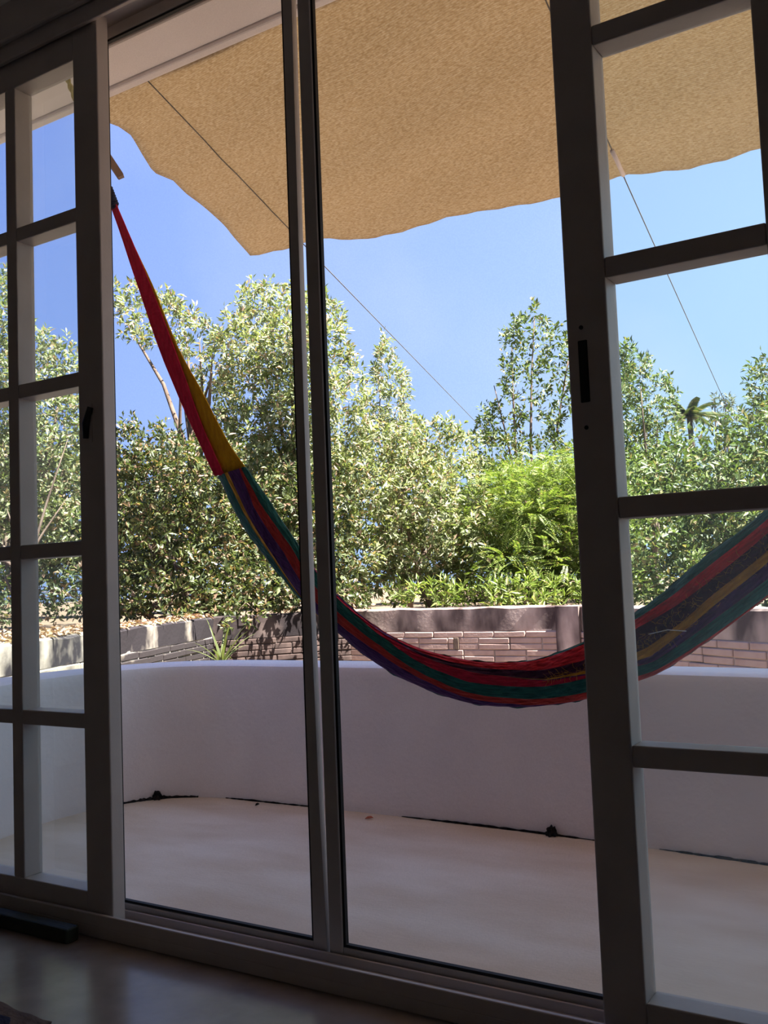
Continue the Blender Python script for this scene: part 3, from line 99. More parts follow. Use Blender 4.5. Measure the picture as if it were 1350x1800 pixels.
 'L6': [(-3.54,10.92,2.64,0.16), (-3.57,11.04,2.81,0.16), (-3.34,10.40,3.08,0.15), (-3.35,10.47,3.30,0.15), (-3.42,10.59,2.87,0.15), (-3.70,11.37,3.16,0.17), (-3.57,10.87,3.28,0.16), (-3.58,10.74,2.71,0.16), (-3.58,10.81,3.43,0.16), (-3.52,10.50,2.86,0.15), (-3.45,10.26,3.06,0.15), (-3.50,10.30,2.54,0.15), (-3.76,11.12,3.41,0.16), (-3.67,10.73,2.82,0.16), (-3.73,10.90,3.05,0.16), (-3.64,10.61,3.41,0.16), (-3.53,10.19,3.11,0.15), (-3.84,10.96,2.76,0.16), (-3.64,10.40,2.87,0.15), (-3.70,10.49,2.57,0.16), (-3.63,10.34,3.26,0.15), (-3.88,10.98,3.16,0.16), (-3.94,11.21,3.65,0.17), (-3.68,10.31,2.75,0.15), (-3.66,10.18,3.14,0.15), (-3.88,10.74,2.97,0.16), (-3.76,10.43,3.38,0.16), (-3.70,10.11,2.99,0.15), (-3.76,10.29,3.47,0.15), (-4.11,11.14,3.46,0.17), (-4.09,10.96,3.29,0.16), (-3.90,10.40,2.96,0.16), (-3.94,10.47,3.42,0.16), (-3.95,10.30,3.05,0.16), (-4.16,10.88,3.39,0.16), (-4.07,10.62,3.60,0.16), (-3.91,9.99,2.88,0.15), (-4.22,10.84,3.28,0.16), (-4.04,10.36,3.39,0.16), (-4.16,10.61,3.70,0.16), (-4.15,10.41,2.85,0.16), (-4.22,10.62,3.57,0.16), (-4.08,10.23,3.26,0.16), (-4.29,10.71,3.13,0.16), (-4.04,9.97,3.33,0.15), (-4.26,10.45,2.99,0.16), (-4.10,10.14,3.67,0.15), (-4.35,10.66,3.29,0.16), (-4.42,10.78,3.65,0.16), (-4.47,10.76,3.17,0.16), (-4.43,10.63,3.41,0.16), (-4.33,10.42,3.81,0.16), (-4.29,10.21,3.18,0.16), (-4.23,10.10,3.59,0.16), (-4.41,10.48,3.53,0.16), (-4.19,9.79,2.94,0.15), (-4.25,9.93,3.64,0.15), (-4.65,10.80,3.48,0.17), (-4.48,10.39,3.59,0.16), (-4.25,9.80,3.12,0.15), (-4.51,10.26,3.12,0.16), (-4.55,10.28,2.95,0.16), (-4.41,10.03,3.39,0.16), (-4.50,10.26,3.67,0.16), (-4.81,10.71,2.89,0.17), (-4.50,10.10,3.53,0.16), (-4.56,9.98,2.62,0.16), (-4.69,10.11,2.78,0.16), (-4.65,9.89,2.61,0.16), (-4.05,10.04,2.68,0.14), (-4.36,10.23,3.85,0.15), (-4.50,10.11,3.27,0.14), (-4.75,10.37,2.94,0.15), (-4.13,9.96,3.82,0.12), (-4.27,10.35,2.83,0.12), (-3.71,10.23,2.62,0.11), (-4.83,10.14,2.76,0.11), (-3.55,10.60,3.51,0.11), (-4.50,10.70,3.01,0.11), (-4.11,11.05,2.96,0.10), (-4.36,9.67,3.27,0.09), (-4.68,10.37,3.72,0.10), (-4.62,9.84,2.84,0.09), (-4.39,9.92,3.71,0.08), (-3.57,11.43,3.60,0.09), (-4.15,10.44,2.65,0.08), (-4.03,9.97,2.54,0.08), (-4.09,10.94,3.75,0.09), (-3.30,10.54,3.20,0.08), (-4.28,10.58,3.93,0.08), (-3.31,10.54,3.00,0.08), (-3.45,10.77,3.50,0.08), (-3.95,10.70,2.78,0.08), (-3.79,11.06,3.70,0.08), (-4.67,10.50,2.73,0.07), (-4.75,10.53,3.12,0.07), (-4.73,10.20,2.55,0.07), (-5.06,10.41,2.77,0.07), (-4.71,9.75,2.57,0.06), (-4.47,9.87,2.48,0.06), (-3.38,10.61,2.49,0.06), (-4.45,9.71,2.46,0.06), (-4.18,10.46,2.55,0.07), (-4.00,10.19,2.66,0.06), (-3.73,11.30,2.59,0.07), (-4.33,9.83,3.75,0.06), (-3.71,10.38,3.58,0.06), (-4.30,11.01,2.85,0.07), (-3.75,10.43,2.46,0.06), (-4.36,10.02,2.79,0.06), (-4.11,10.50,3.81,0.06), (-3.40,10.88,2.98,0.06), (-4.98,10.43,2.90,0.06), (-4.56,10.00,3.43,0.05), (-3.76,11.23,2.57,0.06), (-3.87,10.61,2.59,0.05), (-3.86,11.17,2.56,0.06), (-4.67,10.37,3.81,0.05), (-3.80,10.04,3.56,0.05), (-4.55,10.02,3.15,0.05), (-4.96,10.45,2.58,0.05), (-4.99,10.36,2.57,0.05), (-3.51,10.80,2.50,0.05), (-4.38,10.06,3.88,0.05), (-4.72,10.39,3.28,0.05), (-4.10,9.85,3.90,0.05), (-4.19,10.97,2.96,0.05), (-3.40,10.97,3.23,0.05), (-3.66,10.43,3.59,0.05), (-4.43,11.03,2.58,0.05), (-3.57,10.58,3.58,0.04), (-3.43,11.09,3.36,0.04), (-4.57,10.48,2.81,0.04), (-3.28,10.43,3.43,0.04), (-4.39,9.65,3.02,0.04), (-3.31,10.68,3.12,0.04)],
 'L13': [(-5.13,6.04,0.70,0.12), (-5.05,5.82,0.69,0.12), (-5.39,6.07,0.66,0.12), (-5.65,6.23,0.70,0.13), (-5.12,5.54,0.69,0.11), (-5.81,6.17,0.71,0.13), (-5.70,5.91,0.74,0.11), (-5.17,6.23,0.72,0.10), (-5.65,6.24,0.60,0.08), (-5.25,5.92,0.76,0.07), (-5.88,6.37,0.76,0.08), (-5.99,6.24,0.64,0.06), (-5.45,6.24,0.76,0.06), (-5.16,5.46,0.65,0.05), (-6.10,6.25,0.80,0.06), (-5.41,6.51,0.63,0.05), (-5.08,5.88,0.78,0.05), (-5.19,6.36,0.75,0.05), (-5.38,5.51,0.69,0.04), (-5.21,5.49,0.82,0.04), (-5.54,6.48,0.59,0.05), (-5.12,5.82,0.60,0.04), (-5.45,6.09,0.57,0.04)],
 'L6x': [(-4.35,10.48,4.06,0.13), (-4.60,10.45,3.91,0.16), (-4.13,10.43,3.72,0.17), (-4.70,10.31,3.62,0.11), (-3.87,10.36,3.58,0.16), (-4.23,9.97,3.40,0.19), (-4.76,10.33,3.38,0.11), (-3.97,10.23,3.24,0.19), (-3.75,10.46,3.31,0.19), (-4.50,10.54,3.13,0.15), (-3.99,10.68,2.98,0.17), (-4.74,9.96,2.84,0.17), (-4.80,10.52,2.62,0.13), (-4.07,10.32,2.67,0.13), (-3.69,10.92,3.04,0.17), (-4.95,10.20,2.69,0.11), (-3.67,10.40,2.51,0.20), (-4.02,10.49,2.30,0.19), (-4.49,10.56,4.03,0.12), (-4.26,10.47,3.53,0.13), (-3.46,10.61,3.36,0.17)],
}
HAMMOCK_EDGES = [  # upper edge point, lower edge point
    ((-2.159,2.560,1.358), (-2.288,2.560,1.338)),
    ((-2.078,2.570,1.249), (-2.206,2.570,1.180)),
    ((-2.022,2.575,1.167), (-2.146,2.575,1.097)),
    ((-1.961,2.580,1.085), (-2.083,2.580,1.022)),
    ((-1.882,2.585,0.979), (-1.989,2.585,0.922)),
    ((-1.815,2.590,0.910), (-1.901,2.590,0.844)),
    ((-1.726,2.595,0.840), (-1.807,2.595,0.773)),
    ((-1.622,2.600,0.776), (-1.699,2.600,0.696)),
    ((-1.492,2.600,0.728), (-1.550,2.600,0.626)),
    ((-1.336,2.600,0.698), (-1.368,2.600,0.574)),
    ((-1.206,2.600,0.695), (-1.209,2.600,0.565)),
    ((-1.107,2.600,0.711), (-1.081,2.600,0.576)),
    ((-0.990,2.600,0.753), (-0.957,2.600,0.602)),
    ((-0.900,2.600,0.795), (-0.864,2.600,0.637)),
    ((-0.829,2.600,0.835), (-0.770,2.600,0.674)),
    ((-0.729,2.600,0.903), (-0.670,2.600,0.737)),
    ((-0.649,2.600,0.968), (-0.591,2.600,0.791)),
    ((-0.503,2.600,1.070), (-0.452,2.600,0.895)),
    ((-0.405,2.590,1.150), (-0.356,2.590,0.990)),
    ((-0.320,2.580,1.234), (-0.272,2.580,1.090)),
]
RED_LEFT = [(-2.694,2.450,2.413), (-2.661,2.469,2.298), (-2.570,2.488,2.025), (-2.495,2.507,1.800), (-2.395,2.526,1.566), (-2.288,2.545,1.339)]
RED_RIGHT = [(-2.667,2.450,2.406), (-2.599,2.469,2.240), (-2.520,2.488,2.047), (-2.396,2.507,1.729), (-2.336,2.526,1.541), (-2.248,2.545,1.339)]
YEL_LEFT = [(-2.697,2.455,2.411), (-2.630,2.476,2.254), (-2.546,2.497,2.048), (-2.418,2.518,1.734), (-2.359,2.539,1.545), (-2.272,2.560,1.342)]
YEL_RIGHT = [(-2.676,2.455,2.406), (-2.609,2.473,2.248), (-2.516,2.490,2.053), (-2.419,2.508,1.817), (-2.321,2.525,1.638), (-2.223,2.542,1.453), (-2.162,2.560,1.358)]
WIRE_ENDS = [(-4.066,8.397,2.349), (-1.805,8.334,2.350)]
EYE = (-2.679,2.450,2.416)
ROPE_HOOK = (-2.648,2.187,2.850)
TOGGLE = ((-2.601,2.430,2.461),(-2.721,2.430,2.628))

# ------------------------------------------------------------------ materials
def new_mat(name):
    m = bpy.data.materials.new(name); m.use_nodes = True
    nt = m.node_tree
    b = nt.nodes.get('Principled BSDF')
    return m, nt.nodes, nt.links, b

def coords(n, l, space='Object', scale=(1, 1, 1)):
    tc = n.new('ShaderNodeTexCoord'); mp = n.new('ShaderNodeMapping')
    mp.inputs['Scale'].default_value = scale
    l.new(tc.outputs[space], mp.inputs['Vector'])
    return mp.outputs['Vector']

def noisy(name, c1, c2, scale=6, rough=0.7, bump=0.1, bscale=60, detail=6, space='Object', stretch=(1, 1, 1), spec=0.3, lo=0.35, hi=0.65):
    m, n, l, b = new_mat(name)
    v = coords(n, l, space, stretch)
    t = n.new('ShaderNodeTexNoise'); t.inputs['Scale'].default_value = scale; t.inputs['Detail'].default_value = detail
    r = n.new('ShaderNodeValToRGB')
    r.color_ramp.elements[0].position = lo; r.color_ramp.elements[0].color = (*c1, 1)
    r.color_ramp.elements[1].position = hi; r.color_ramp.elements[1].color = (*c2, 1)
    l.new(v, t.inputs['Vector']); l.new(t.outputs['Fac'], r.inputs['Fac']); l.new(r.outputs['Color'], b.inputs['Base Color'])
    b.inputs['Roughness'].default_value = rough
    b.inputs['Specular IOR Level'].default_value = spec
    if bump:
        t2 = n.new('ShaderNodeTexNoise'); t2.inputs['Scale'].default_value = bscale; t2.inputs['Detail'].default_value = 4
        bm_ = n.new('ShaderNodeBump'); bm_.inputs['Strength'].default_value = bump; bm_.inputs['Distance'].default_value = 0.01
        l.new(v, t2.inputs['Vector']); l.new(t2.outputs['Fac'], bm_.inputs['Height']); l.new(bm_.outputs['Normal'], b.inputs['Normal'])
    return m

def stained(name, base1, base2, stain, scale, sscale, stretch, lo, hi, rough=0.9, bump=0.22, bscale=40, grow=0.0):
    """two-tone noise colour with dark weather stains over it"""
    m = noisy(name, base1, base2, scale, rough, bump, bscale, spec=0.1)
    n, l = m.node_tree.nodes, m.node_tree.links
    b = n.get('Principled BSDF')
    src = b.inputs['Base Color'].links[0].from_socket
    v = coords(n, l, 'Object', stretch)
    t = n.new('ShaderNodeTexNoise'); t.inputs['Scale'].default_value = sscale; t.inputs['Detail'].default_value = 7
    r = n.new('ShaderNodeValToRGB')
    r.color_ramp.elements[0].position = lo; r.color_ramp.elements[0].color = (0, 0, 0, 1)
    r.color_ramp.elements[1].position = hi; r.color_ramp.elements[1].color = (1, 1, 1, 1)
    mx = n.new('ShaderNodeMixRGB'); mx.inputs['Color2'].default_value = (*stain, 1)
    l.new(v, t.inputs['Vector']); l.new(r.outputs['Color'], mx.inputs['Fac'])
    if grow:      # mould, with shade painted in, gets heavier along the wall, away from the house
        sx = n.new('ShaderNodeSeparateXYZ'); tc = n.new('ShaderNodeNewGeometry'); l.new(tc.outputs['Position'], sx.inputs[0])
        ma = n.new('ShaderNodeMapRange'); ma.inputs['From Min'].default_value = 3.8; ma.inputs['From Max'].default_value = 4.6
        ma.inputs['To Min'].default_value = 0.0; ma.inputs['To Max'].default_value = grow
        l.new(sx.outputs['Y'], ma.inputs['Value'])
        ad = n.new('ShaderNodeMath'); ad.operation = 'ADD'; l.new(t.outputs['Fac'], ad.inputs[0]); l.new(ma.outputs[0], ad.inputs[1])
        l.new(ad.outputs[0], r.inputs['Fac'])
    else:
        l.new(t.outputs['Fac'], r.inputs['Fac'])
    l.new(src, mx.inputs['Color1']); l.new(mx.outputs['Color'], b.inputs['Base Color'])
    return m

def leaf_mat(name, cols, trans=0.35, rough=0.45, spec=0.5):
    """cols: list of (position, rgb); each leaf takes its own colour"""
    m, n, l, b = new_mat(name)
    g = n.new('ShaderNodeNewGeometry')
    r = n.new('ShaderNodeValToRGB')
    r.color_ramp.interpolation = 'LINEAR'
    els = r.color_ramp.elements
    els[0].position, els[0].color = cols[0][0], (*cols[0][1], 1)
    els[1].position, els[1].color = cols[-1][0], (*cols[-1][1], 1)
    for p, c in cols[1:-1]:
        e = els.new(p); e.color = (*c, 1)
    l.new(g.outputs['Random Per Island'], r.inputs['Fac'])
    l.new(r.outputs['Color'], b.inputs['Base Color'])
    b.inputs['Roughness'].default_value = rough
    b.inputs['Specular IOR Level'].default_value = spec
    t = n.new('ShaderNodeBsdfTranslucent')
    tm = n.new('ShaderNodeMixRGB'); tm.blend_type = 'MULTIPLY'; tm.inputs['Fac'].default_value = 1
    tm.inputs['Color2'].default_value = (0.9, 1.0, 0.45, 1)
    l.new(r.outputs['Color'], tm.inputs['Color1']); l.new(tm.outputs['Color'], t.inputs['Color'])
    mx = n.new('ShaderNodeMixShader'); mx.inputs['Fac'].default_value = trans
    out = n.get('Material Output')
    l.new(b.outputs[0], mx.inputs[1]); l.new(t.outputs[0], mx.inputs[2]); l.new(mx.outputs[0], out.inputs['Surface'])
    return m

def yarn(name, c, c2):
    """knotted cotton yarn: strands run along u, knots across"""
    m, n, l, b = new_mat(name)
    uv = n.new('ShaderNodeUVMap')
    mp = n.new('ShaderNodeMapping'); mp.inputs['Scale'].default_value = (14, 160, 1); mp.inputs['Rotation'].default_value = (0, 0, 0.06)
    l.new(uv.outputs['UV'], mp.inputs['Vector'])
    t = n.new('ShaderNodeTexNoise'); t.inputs['Scale'].default_value = 1.6; t.inputs['Detail'].default_value = 5
    l.new(mp.outputs['Vector'], t.inputs['Vector'])
    r = n.new('ShaderNodeValToRGB')
    r.color_ramp.elements[0].position = 0.3; r.color_ramp.elements[0].color = (*c2, 1)
    r.color_ramp.elements[1].position = 0.62; r.color_ramp.elements[1].color = (*c, 1)
    l.new(t.outputs['Fac'], r.inputs['Fac']); l.new(r.outputs['Color'], b.inputs['Base Color'])
    w = n.new('ShaderNodeTexVoronoi'); w.inputs['Scale'].default_value = 1.0
    mp2 = n.new('ShaderNodeMapping'); mp2.inputs['Scale'].default_value = (70, 170, 1); mp2.inputs['Rotation'].default_value = (0, 0, 0.12)
    l.new(uv.outputs['UV'], mp2.inputs['Vector']); l.new(mp2.outputs['Vector'], w.inputs['Vector'])
    bp = n.new('ShaderNodeBump'); bp.inputs['Strength'].default_value = 0.7; bp.inputs['Distance'].default_value = 0.004
    l.new(w.outputs['Distance'], bp.inputs['Height']); l.new(bp.outputs['Normal'], b.inputs['Normal'])
    b.inputs['Roughness'].default_value = 0.9
    b.inputs['Specular IOR Level'].default_value = 0.1
    b.inputs['Sheen Weight'].default_value = 0.15
    return m

def pane_mat(name, dust, gloss=0.06):
    """window glass: clear, a faint mirror, and dust that catches daylight"""
    m, n, l, b = new_mat(name)
    n.remove(b)
    out = n.get('Material Output')
    tr = n.new('ShaderNodeBsdfTransparent'); tr.inputs['Color'].default_value = (0.93, 0.97, 0.97, 1)
    gl = n.new('ShaderNodeBsdfGlossy'); gl.inputs['Roughness'].default_value = 0.02
    tl = n.new('ShaderNodeBsdfTranslucent'); tl.inputs['Color'].default_value = (0.85, 0.9, 0.92, 1)
    v = coords(n, l, 'Object', (1, 1, 1))
    t = n.new('ShaderNodeTexNoise'); t.inputs['Scale'].default_value = 4.0; t.inputs['Detail'].default_value = 5
    l.new(v, t.inputs['Vector'])
    mr = n.new('ShaderNodeMapRange'); mr.inputs['From Min'].default_value = 0.3; mr.inputs['From Max'].default_value = 0.75
    mr.inputs['To Min'].default_value = dust*0.55; mr.inputs['To Max'].default_value = dust*1.45
    l.new(t.outputs['Fac'], mr.inputs['Value'])
    m1 = n.new('ShaderNodeMixShader'); l.new(mr.outputs[0], m1.inputs['Fac'])
    l.new(tr.outputs[0], m1.inputs[1]); l.new(tl.outputs[0], m1.inputs[2])
    lw = n.new('ShaderNodeLayerWeight'); lw.inputs['Blend'].default_value = 0.25
    mu = n.new('ShaderNodeMath'); mu.operation = 'MULTIPLY'; mu.inputs[1].default_value = gloss*4
    l.new(lw.outputs['Fresnel'], mu.inputs[0])
    m2 = n.new('ShaderNodeMixShader'); l.new(mu.outputs[0], m2.inputs['Fac'])
    l.new(m1.outputs[0], m2.inputs[1]); l.new(gl.outputs[0], m2.inputs[2])
    l.new(m2.outputs[0], out.inputs['Surface'])
    return m

def screen_mat(name):
    """fine insect mesh: far too fine to resolve, so part of the light is stopped by grey wire"""
    m, n, l, b = new_mat(name)
    out = n.get('Material Output')
    tr = n.new('ShaderNodeBsdfTransparent')
    b.inputs['Base Color'].default_value = (0.20, 0.19, 0.19, 1)
    b.inputs['Roughness'].default_value = 0.8
    v = coords(n, l, 'Object', (1, 1, 1))
    t = n.new('ShaderNodeTexNoise'); t.inputs['Scale'].default_value = 260; t.inputs['Detail'].default_value = 2
    l.new(v, t.inputs['Vector'])
    mr = n.new('ShaderNodeMapRange'); mr.inputs['From Min'].default_value = 0.35; mr.inputs['From Max'].default_value = 0.65
    mr.inputs['To Min'].default_value = 0.07; mr.inputs['To Max'].default_value = 0.12
    l.new(t.outputs['Fac'], mr.inputs['Value'])
    mx = n.new('ShaderNodeMixShader'); l.new(mr.outputs[0], mx.inputs['Fac'])
    l.new(tr.outputs[0], mx.inputs[1]); l.new(b.outputs[0], mx.inputs[2]); l.new(mx.outputs[0], out.inputs['Surface'])
    return m

def mat_weave(name):
    """woven palm-leaf mat: crossing strips, light shines through"""
    m, n, l, b = new_mat(name)
    uv = n.new('ShaderNodeUVMap')
    mp = n.new('ShaderNodeMapping'); mp.inputs['Scale'].default_value = (1, 1, 1); mp.inputs['Rotation'].default_value = (0, 0, 0.12)
    l.new(uv.outputs['UV'], mp.inputs['Vector'])
    br = n.new('ShaderNodeTexBrick')
    br.inputs['Scale'].default_value = 22; br.inputs['Mortar Size'].default_value = 0.02
    br.inputs['Brick Width'].default_value = 0.5; br.inputs['Row Height'].default_value = 0.16
    br.inputs['Color1'].default_value = (0.56, 0.475, 0.365, 1); br.inputs['Color2'].default_value = (0.50, 0.41, 0.295, 1)
    br.inputs['Mortar'].default_value = (0.48, 0.36, 0.22, 1)
    l.new(mp.outputs['Vector'], br.inputs['Vector'])
    t = n.new('ShaderNodeTexNoise'); t.inputs['Scale'].default_value = 62; t.inputs['Detail'].default_value = 5
    mp3 = n.new('ShaderNodeMapping'); mp3.inputs['Scale'].default_value = (1, 2.4, 1); mp3.inputs['Rotation'].default_value = (0, 0, 0.6)
    l.new(uv.outputs['UV'], mp3.inputs['Vector']); l.new(mp3.outputs['Vector'], t.inputs['Vector'])
    r = n.new('ShaderNodeValToRGB')
    r.color_ramp.elements[0].position = 0.36; r.color_ramp.elements[0].color = (0.70, 0.64, 0.55, 1)
    r.color_ramp.elements[1].position = 0.58; r.color_ramp.elements[1].color = (1, 1, 1, 1)
    l.new(t.outputs['Fac'], r.inputs['Fac'])
    mu = n.new('ShaderNodeMixRGB'); mu.blend_type = 'MULTIPLY'; mu.inputs['Fac'].default_value = 0.75
    l.new(br.outputs['Color'], mu.inputs['Color1']); l.new(r.outputs['Color'], mu.inputs['Color2'])
    l.new(mu.outputs['Color'], b.inputs['Base Color'])
    b.inputs['Roughness'].default_value = 0.85; b.inputs['Specular IOR Level'].default_value = 0.1
    bp = n.new('ShaderNodeBump'); bp.inputs['Strength'].default_value = 0.5; bp.inputs['Distance'].default_value = 0.006
    l.new(t.outputs['Fac'], bp.inputs['Height']); l.new(bp.outputs['Normal'], b.inputs['Normal'])
    tl = n.new('ShaderNodeBsdfTranslucent'); l.new(mu.outputs['Color'], tl.inputs['Color'])
    mx = n.new('ShaderNodeMixShader'); mx.inputs['Fac'].default_value = MAT_TRANS
    out = n.get('Material Output')
    l.new(b.outputs[0], mx.inputs[1]); l.new(tl.outputs[0], mx.inputs[2]); l.new(mx.outputs[0], out.inputs['Surface'])
    return m

MAT_TRANS = 0.33
M = {}
M['frame'] = noisy('frame_paint', (0.490, 0.436, 0.416), (0.530, 0.474, 0.454), 9, 0.45, 0.05, 90, spec=0.35)
M['screen_frame'] = noisy('screen_aluminium', (0.50, 0.46, 0.44), (0.54, 0.50, 0.48), 9, 0.4, 0.03, 90, spec=0.4)
M['black'] = noisy('black_rubber', (0.010, 0.009, 0.010), (0.016, 0.014, 0.016), 20, 0.6, 0.05, 80)
M['glass'] = pane_mat('dusty_glass', 0.028)
M['screen'] = screen_mat('insect_mesh')
M['room_wall'] = noisy('room_plaster', (0.76, 0.72, 0.69), (0.80, 0.76, 0.73), 3, 0.9, 0.1, 50)
M['house_wall'] = noisy('house_plaster', (0.72, 0.68, 0.66), (0.80, 0.76, 0.74), 3, 0.9, 0.15, 50)
M['room_floor'] = noisy('polished_cement', (0.200, 0.165, 0.140), (0.300, 0.260, 0.225), 5, 0.22, 0.04, 25, spec=0.5)
M['terrace_floor'] = noisy('terrace_cement', (0.66, 0.53, 0.40), (0.77, 0.66, 0.54), 2.2, 0.75, 0.12, 40, detail=8, stretch=(1, 2.2, 1), spec=0.15)
M['parapet'] = noisy('white_limewash', (0.80, 0.735, 0.755), (0.86, 0.795, 0.81), 4, 0.9, 0.2, 45, spec=0.1)
M['soffit'] = noisy('white_soffit', (0.82, 0.76, 0.74), (0.86, 0.80, 0.78), 3, 0.9, 0.1, 50, spec=0.1)
M['coping'] = stained('stained_render', (0.40, 0.30, 0.27), (0.56, 0.45, 0.40), (0.070, 0.050, 0.050), 5, 3.4, (1, 1, 0.45), 0.38, 0.60)
M['brick'] = stained('weathered_brick', (0.36, 0.24, 0.21), (0.46, 0.33, 0.29), (0.10, 0.07, 0.065), 7, 2.2, (1, 1, 0.7), 0.55, 0.80)
M['mortar'] = stained('grey_mortar', (0.33, 0.27, 0.25), (0.42, 0.35, 0.32), (0.05, 0.04, 0.04), 9, 2.2, (1, 1, 0.6), 0.52, 0.75)
M['coping_dark'] = stained('mouldy_shaded_render', (0.44, 0.39, 0.33), (0.56, 0.50, 0.43), (0.030, 0.026, 0.030), 5, 2.6, (1, 1, 0.6), 0.42, 0.56, grow=0.13)
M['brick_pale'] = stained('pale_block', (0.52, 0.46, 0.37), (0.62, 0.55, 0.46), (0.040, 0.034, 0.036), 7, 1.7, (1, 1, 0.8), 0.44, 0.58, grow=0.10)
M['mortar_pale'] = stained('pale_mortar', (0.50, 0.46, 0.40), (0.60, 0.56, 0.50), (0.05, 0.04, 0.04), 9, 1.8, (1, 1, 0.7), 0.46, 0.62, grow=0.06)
M['coping_black'] = stained('mould_shade_render', (0.085, 0.062, 0.058), (0.16, 0.12, 0.11), (0.022, 0.018, 0.020), 5, 2.6, (1, 1, 0.5), 0.30, 0.55)  # corner wall materials: tree shade is painted in along with the mould
M['brick_black'] = stained('mould_shade_brick', (0.11, 0.075, 0.068), (0.19, 0.135, 0.12), (0.030, 0.022, 0.022), 7, 2.2, (1, 1, 0.7), 0.34, 0.60)
M['mortar_black'] = stained('mould_shade_mortar', (0.09, 0.072, 0.066), (0.14, 0.11, 0.10), (0.026, 0.02, 0.02), 7, 2.2, (1, 1, 0.7), 0.34, 0.60)
M['soil'] = noisy('dry_soil', (0.10, 0.075, 0.055), (0.19, 0.14, 0.10), 5, 0.95, 0.6, 22, spec=0.05)
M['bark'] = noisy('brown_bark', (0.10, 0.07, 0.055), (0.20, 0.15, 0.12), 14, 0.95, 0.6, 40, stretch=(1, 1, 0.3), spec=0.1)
M['bark_pale'] = noisy('pale_bark', (0.26, 0.20, 0.16), (0.40, 0.32, 0.26), 14, 0.95, 0.6, 40, stretch=(1, 1, 0.3), spec=0.1)
M['weave'] = mat_weave('palm_weave')
M['wood'] = noisy('weathered_wood', (0.30, 0.20, 0.15), (0.42, 0.30, 0.23), 10, 0.8, 0.3, 60, stretch=(1, 1, 0.2))
M['dark_wood'] = noisy('dark_green_wood', (0.020, 0.022, 0.014), (0.034, 0.036, 0.024), 10, 0.5, 0.2, 60, stretch=(0.2, 1, 1))
M['wire'] = noisy('grey_wire', (0.12, 0.11, 0.11), (0.18, 0.17, 0.16), 20, 0.5, 0.0)
M['sleeve'] = noisy('pale_plastic', (0.74, 0.62, 0.62), (0.82, 0.70, 0.70), 20, 0.4, 0.05, 60)
M['rope'] = noisy('yellow_rope', (0.48, 0.40, 0.12), (0.62, 0.54, 0.22), 60, 0.9, 0.4, 200)
M['navy'] = noisy('navy_cord', (0.020, 0.026, 0.06), (0.04, 0.05, 0.10), 60, 0.9, 0.5, 220)
M['white_thread'] = noisy('white_thread', (0.70, 0.68, 0.70), (0.80, 0.78, 0.80), 30, 0.9, 0)
M['debris'] = noisy('wet_debris', (0.006, 0.006, 0.006), (0.03, 0.024, 0.022), 60, 0.95, 0.8, 120, spec=0.05)
M['red_leaf'] = noisy('fallen_red_leaf', (0.55, 0.14, 0.09), (0.65, 0.24, 0.14), 20, 0.8, 0.1, 60)
M['mat_rug'] = noisy('brown_fabric', (0.09, 0.06, 0.055), (0.17, 0.12, 0.10), 30, 0.95, 0.6, 120)
M['navy_fabric'] = noisy('navy_fabric', (0.012, 0.012, 0.035), (0.03, 0.03, 0.06), 30, 0.95, 0.6, 120)
M['y_green'] = yarn('green_yarn', (0.030, 0.165, 0.145), (0.014, 0.075, 0.072))
M['y_red'] = yarn('red_yarn', (0.78, 0.030, 0.045), (0.40, 0.014, 0.026))
M['y_crimson'] = yarn('crimson_yarn', (0.62, 0.018, 0.060), (0.34, 0.010, 0.034))
M['y_rust'] = yarn('rust_red_yarn', (0.60, 0.055, 0.045), (0.34, 0.022, 0.028))
M['y_purple'] = yarn('purple_yarn', (0.120, 0.038, 0.180), (0.055, 0.018, 0.085))
M['y_plum'] = yarn('plum_yarn', (0.090, 0.022, 0.055), (0.035, 0.008, 0.026))
M['y_yellow'] = yarn('golden_yarn', (0.80, 0.40, 0.040), (0.50, 0.22, 0.020))
M['y_bright_red'] = yarn('pinkish_red_yarn', (0.86, 0.030, 0.095), (0.66, 0.018, 0.060))
M['y_bright_yellow'] = yarn('bright_yellow_yarn', (0.90, 0.48, 0.015), (0.74, 0.33, 0.010))

SILVER = [(0.0, (0.110, 0.140, 0.055)), (0.35, (0.200, 0.235, 0.105)), (0.62, (0.285, 0.305, 0.165)), (0.84, (0.410, 0.415, 0.280)), (0.91, (0.400, 0.260, 0.170)), (1.0, (0.520, 0.370, 0.290))]
GREEN = [(0.0, (0.042, 0.070, 0.022)), (0.45, (0.100, 0.138, 0.046)), (0.85, (0.190, 0.228, 0.092)), (1.0, (0.300, 0.220, 0.120))]
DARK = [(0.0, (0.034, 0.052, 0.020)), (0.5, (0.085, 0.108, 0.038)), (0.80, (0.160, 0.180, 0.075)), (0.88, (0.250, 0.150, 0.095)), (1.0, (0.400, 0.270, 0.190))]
FEATHER = [(0.0, (0.075, 0.120, 0.026)), (0.5, (0.170, 0.235, 0.056)), (0.9, (0.290, 0.345, 0.105)), (1.0, (0.400, 0.300, 0.170))]
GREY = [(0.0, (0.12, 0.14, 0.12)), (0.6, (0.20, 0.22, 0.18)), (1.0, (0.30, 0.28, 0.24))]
M['leaf_silver'] = leaf_mat('silvery_leaf', SILVER)
M['leaf_green'] = leaf_mat('green_leaf', GREEN)
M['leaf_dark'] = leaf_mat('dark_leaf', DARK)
M['leaf_feather'] = leaf_mat('feathery_leaf', FEATHER, 0.38)
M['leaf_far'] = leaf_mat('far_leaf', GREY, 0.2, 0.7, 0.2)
M['litter'] = leaf_mat('dry_leaf', [(0.0, (0.20, 0.11, 0.08)), (0.5, (0.38, 0.24, 0.17)), (1.0, (0.56, 0.44, 0.34))], 0.15, 0.8, 0.2)

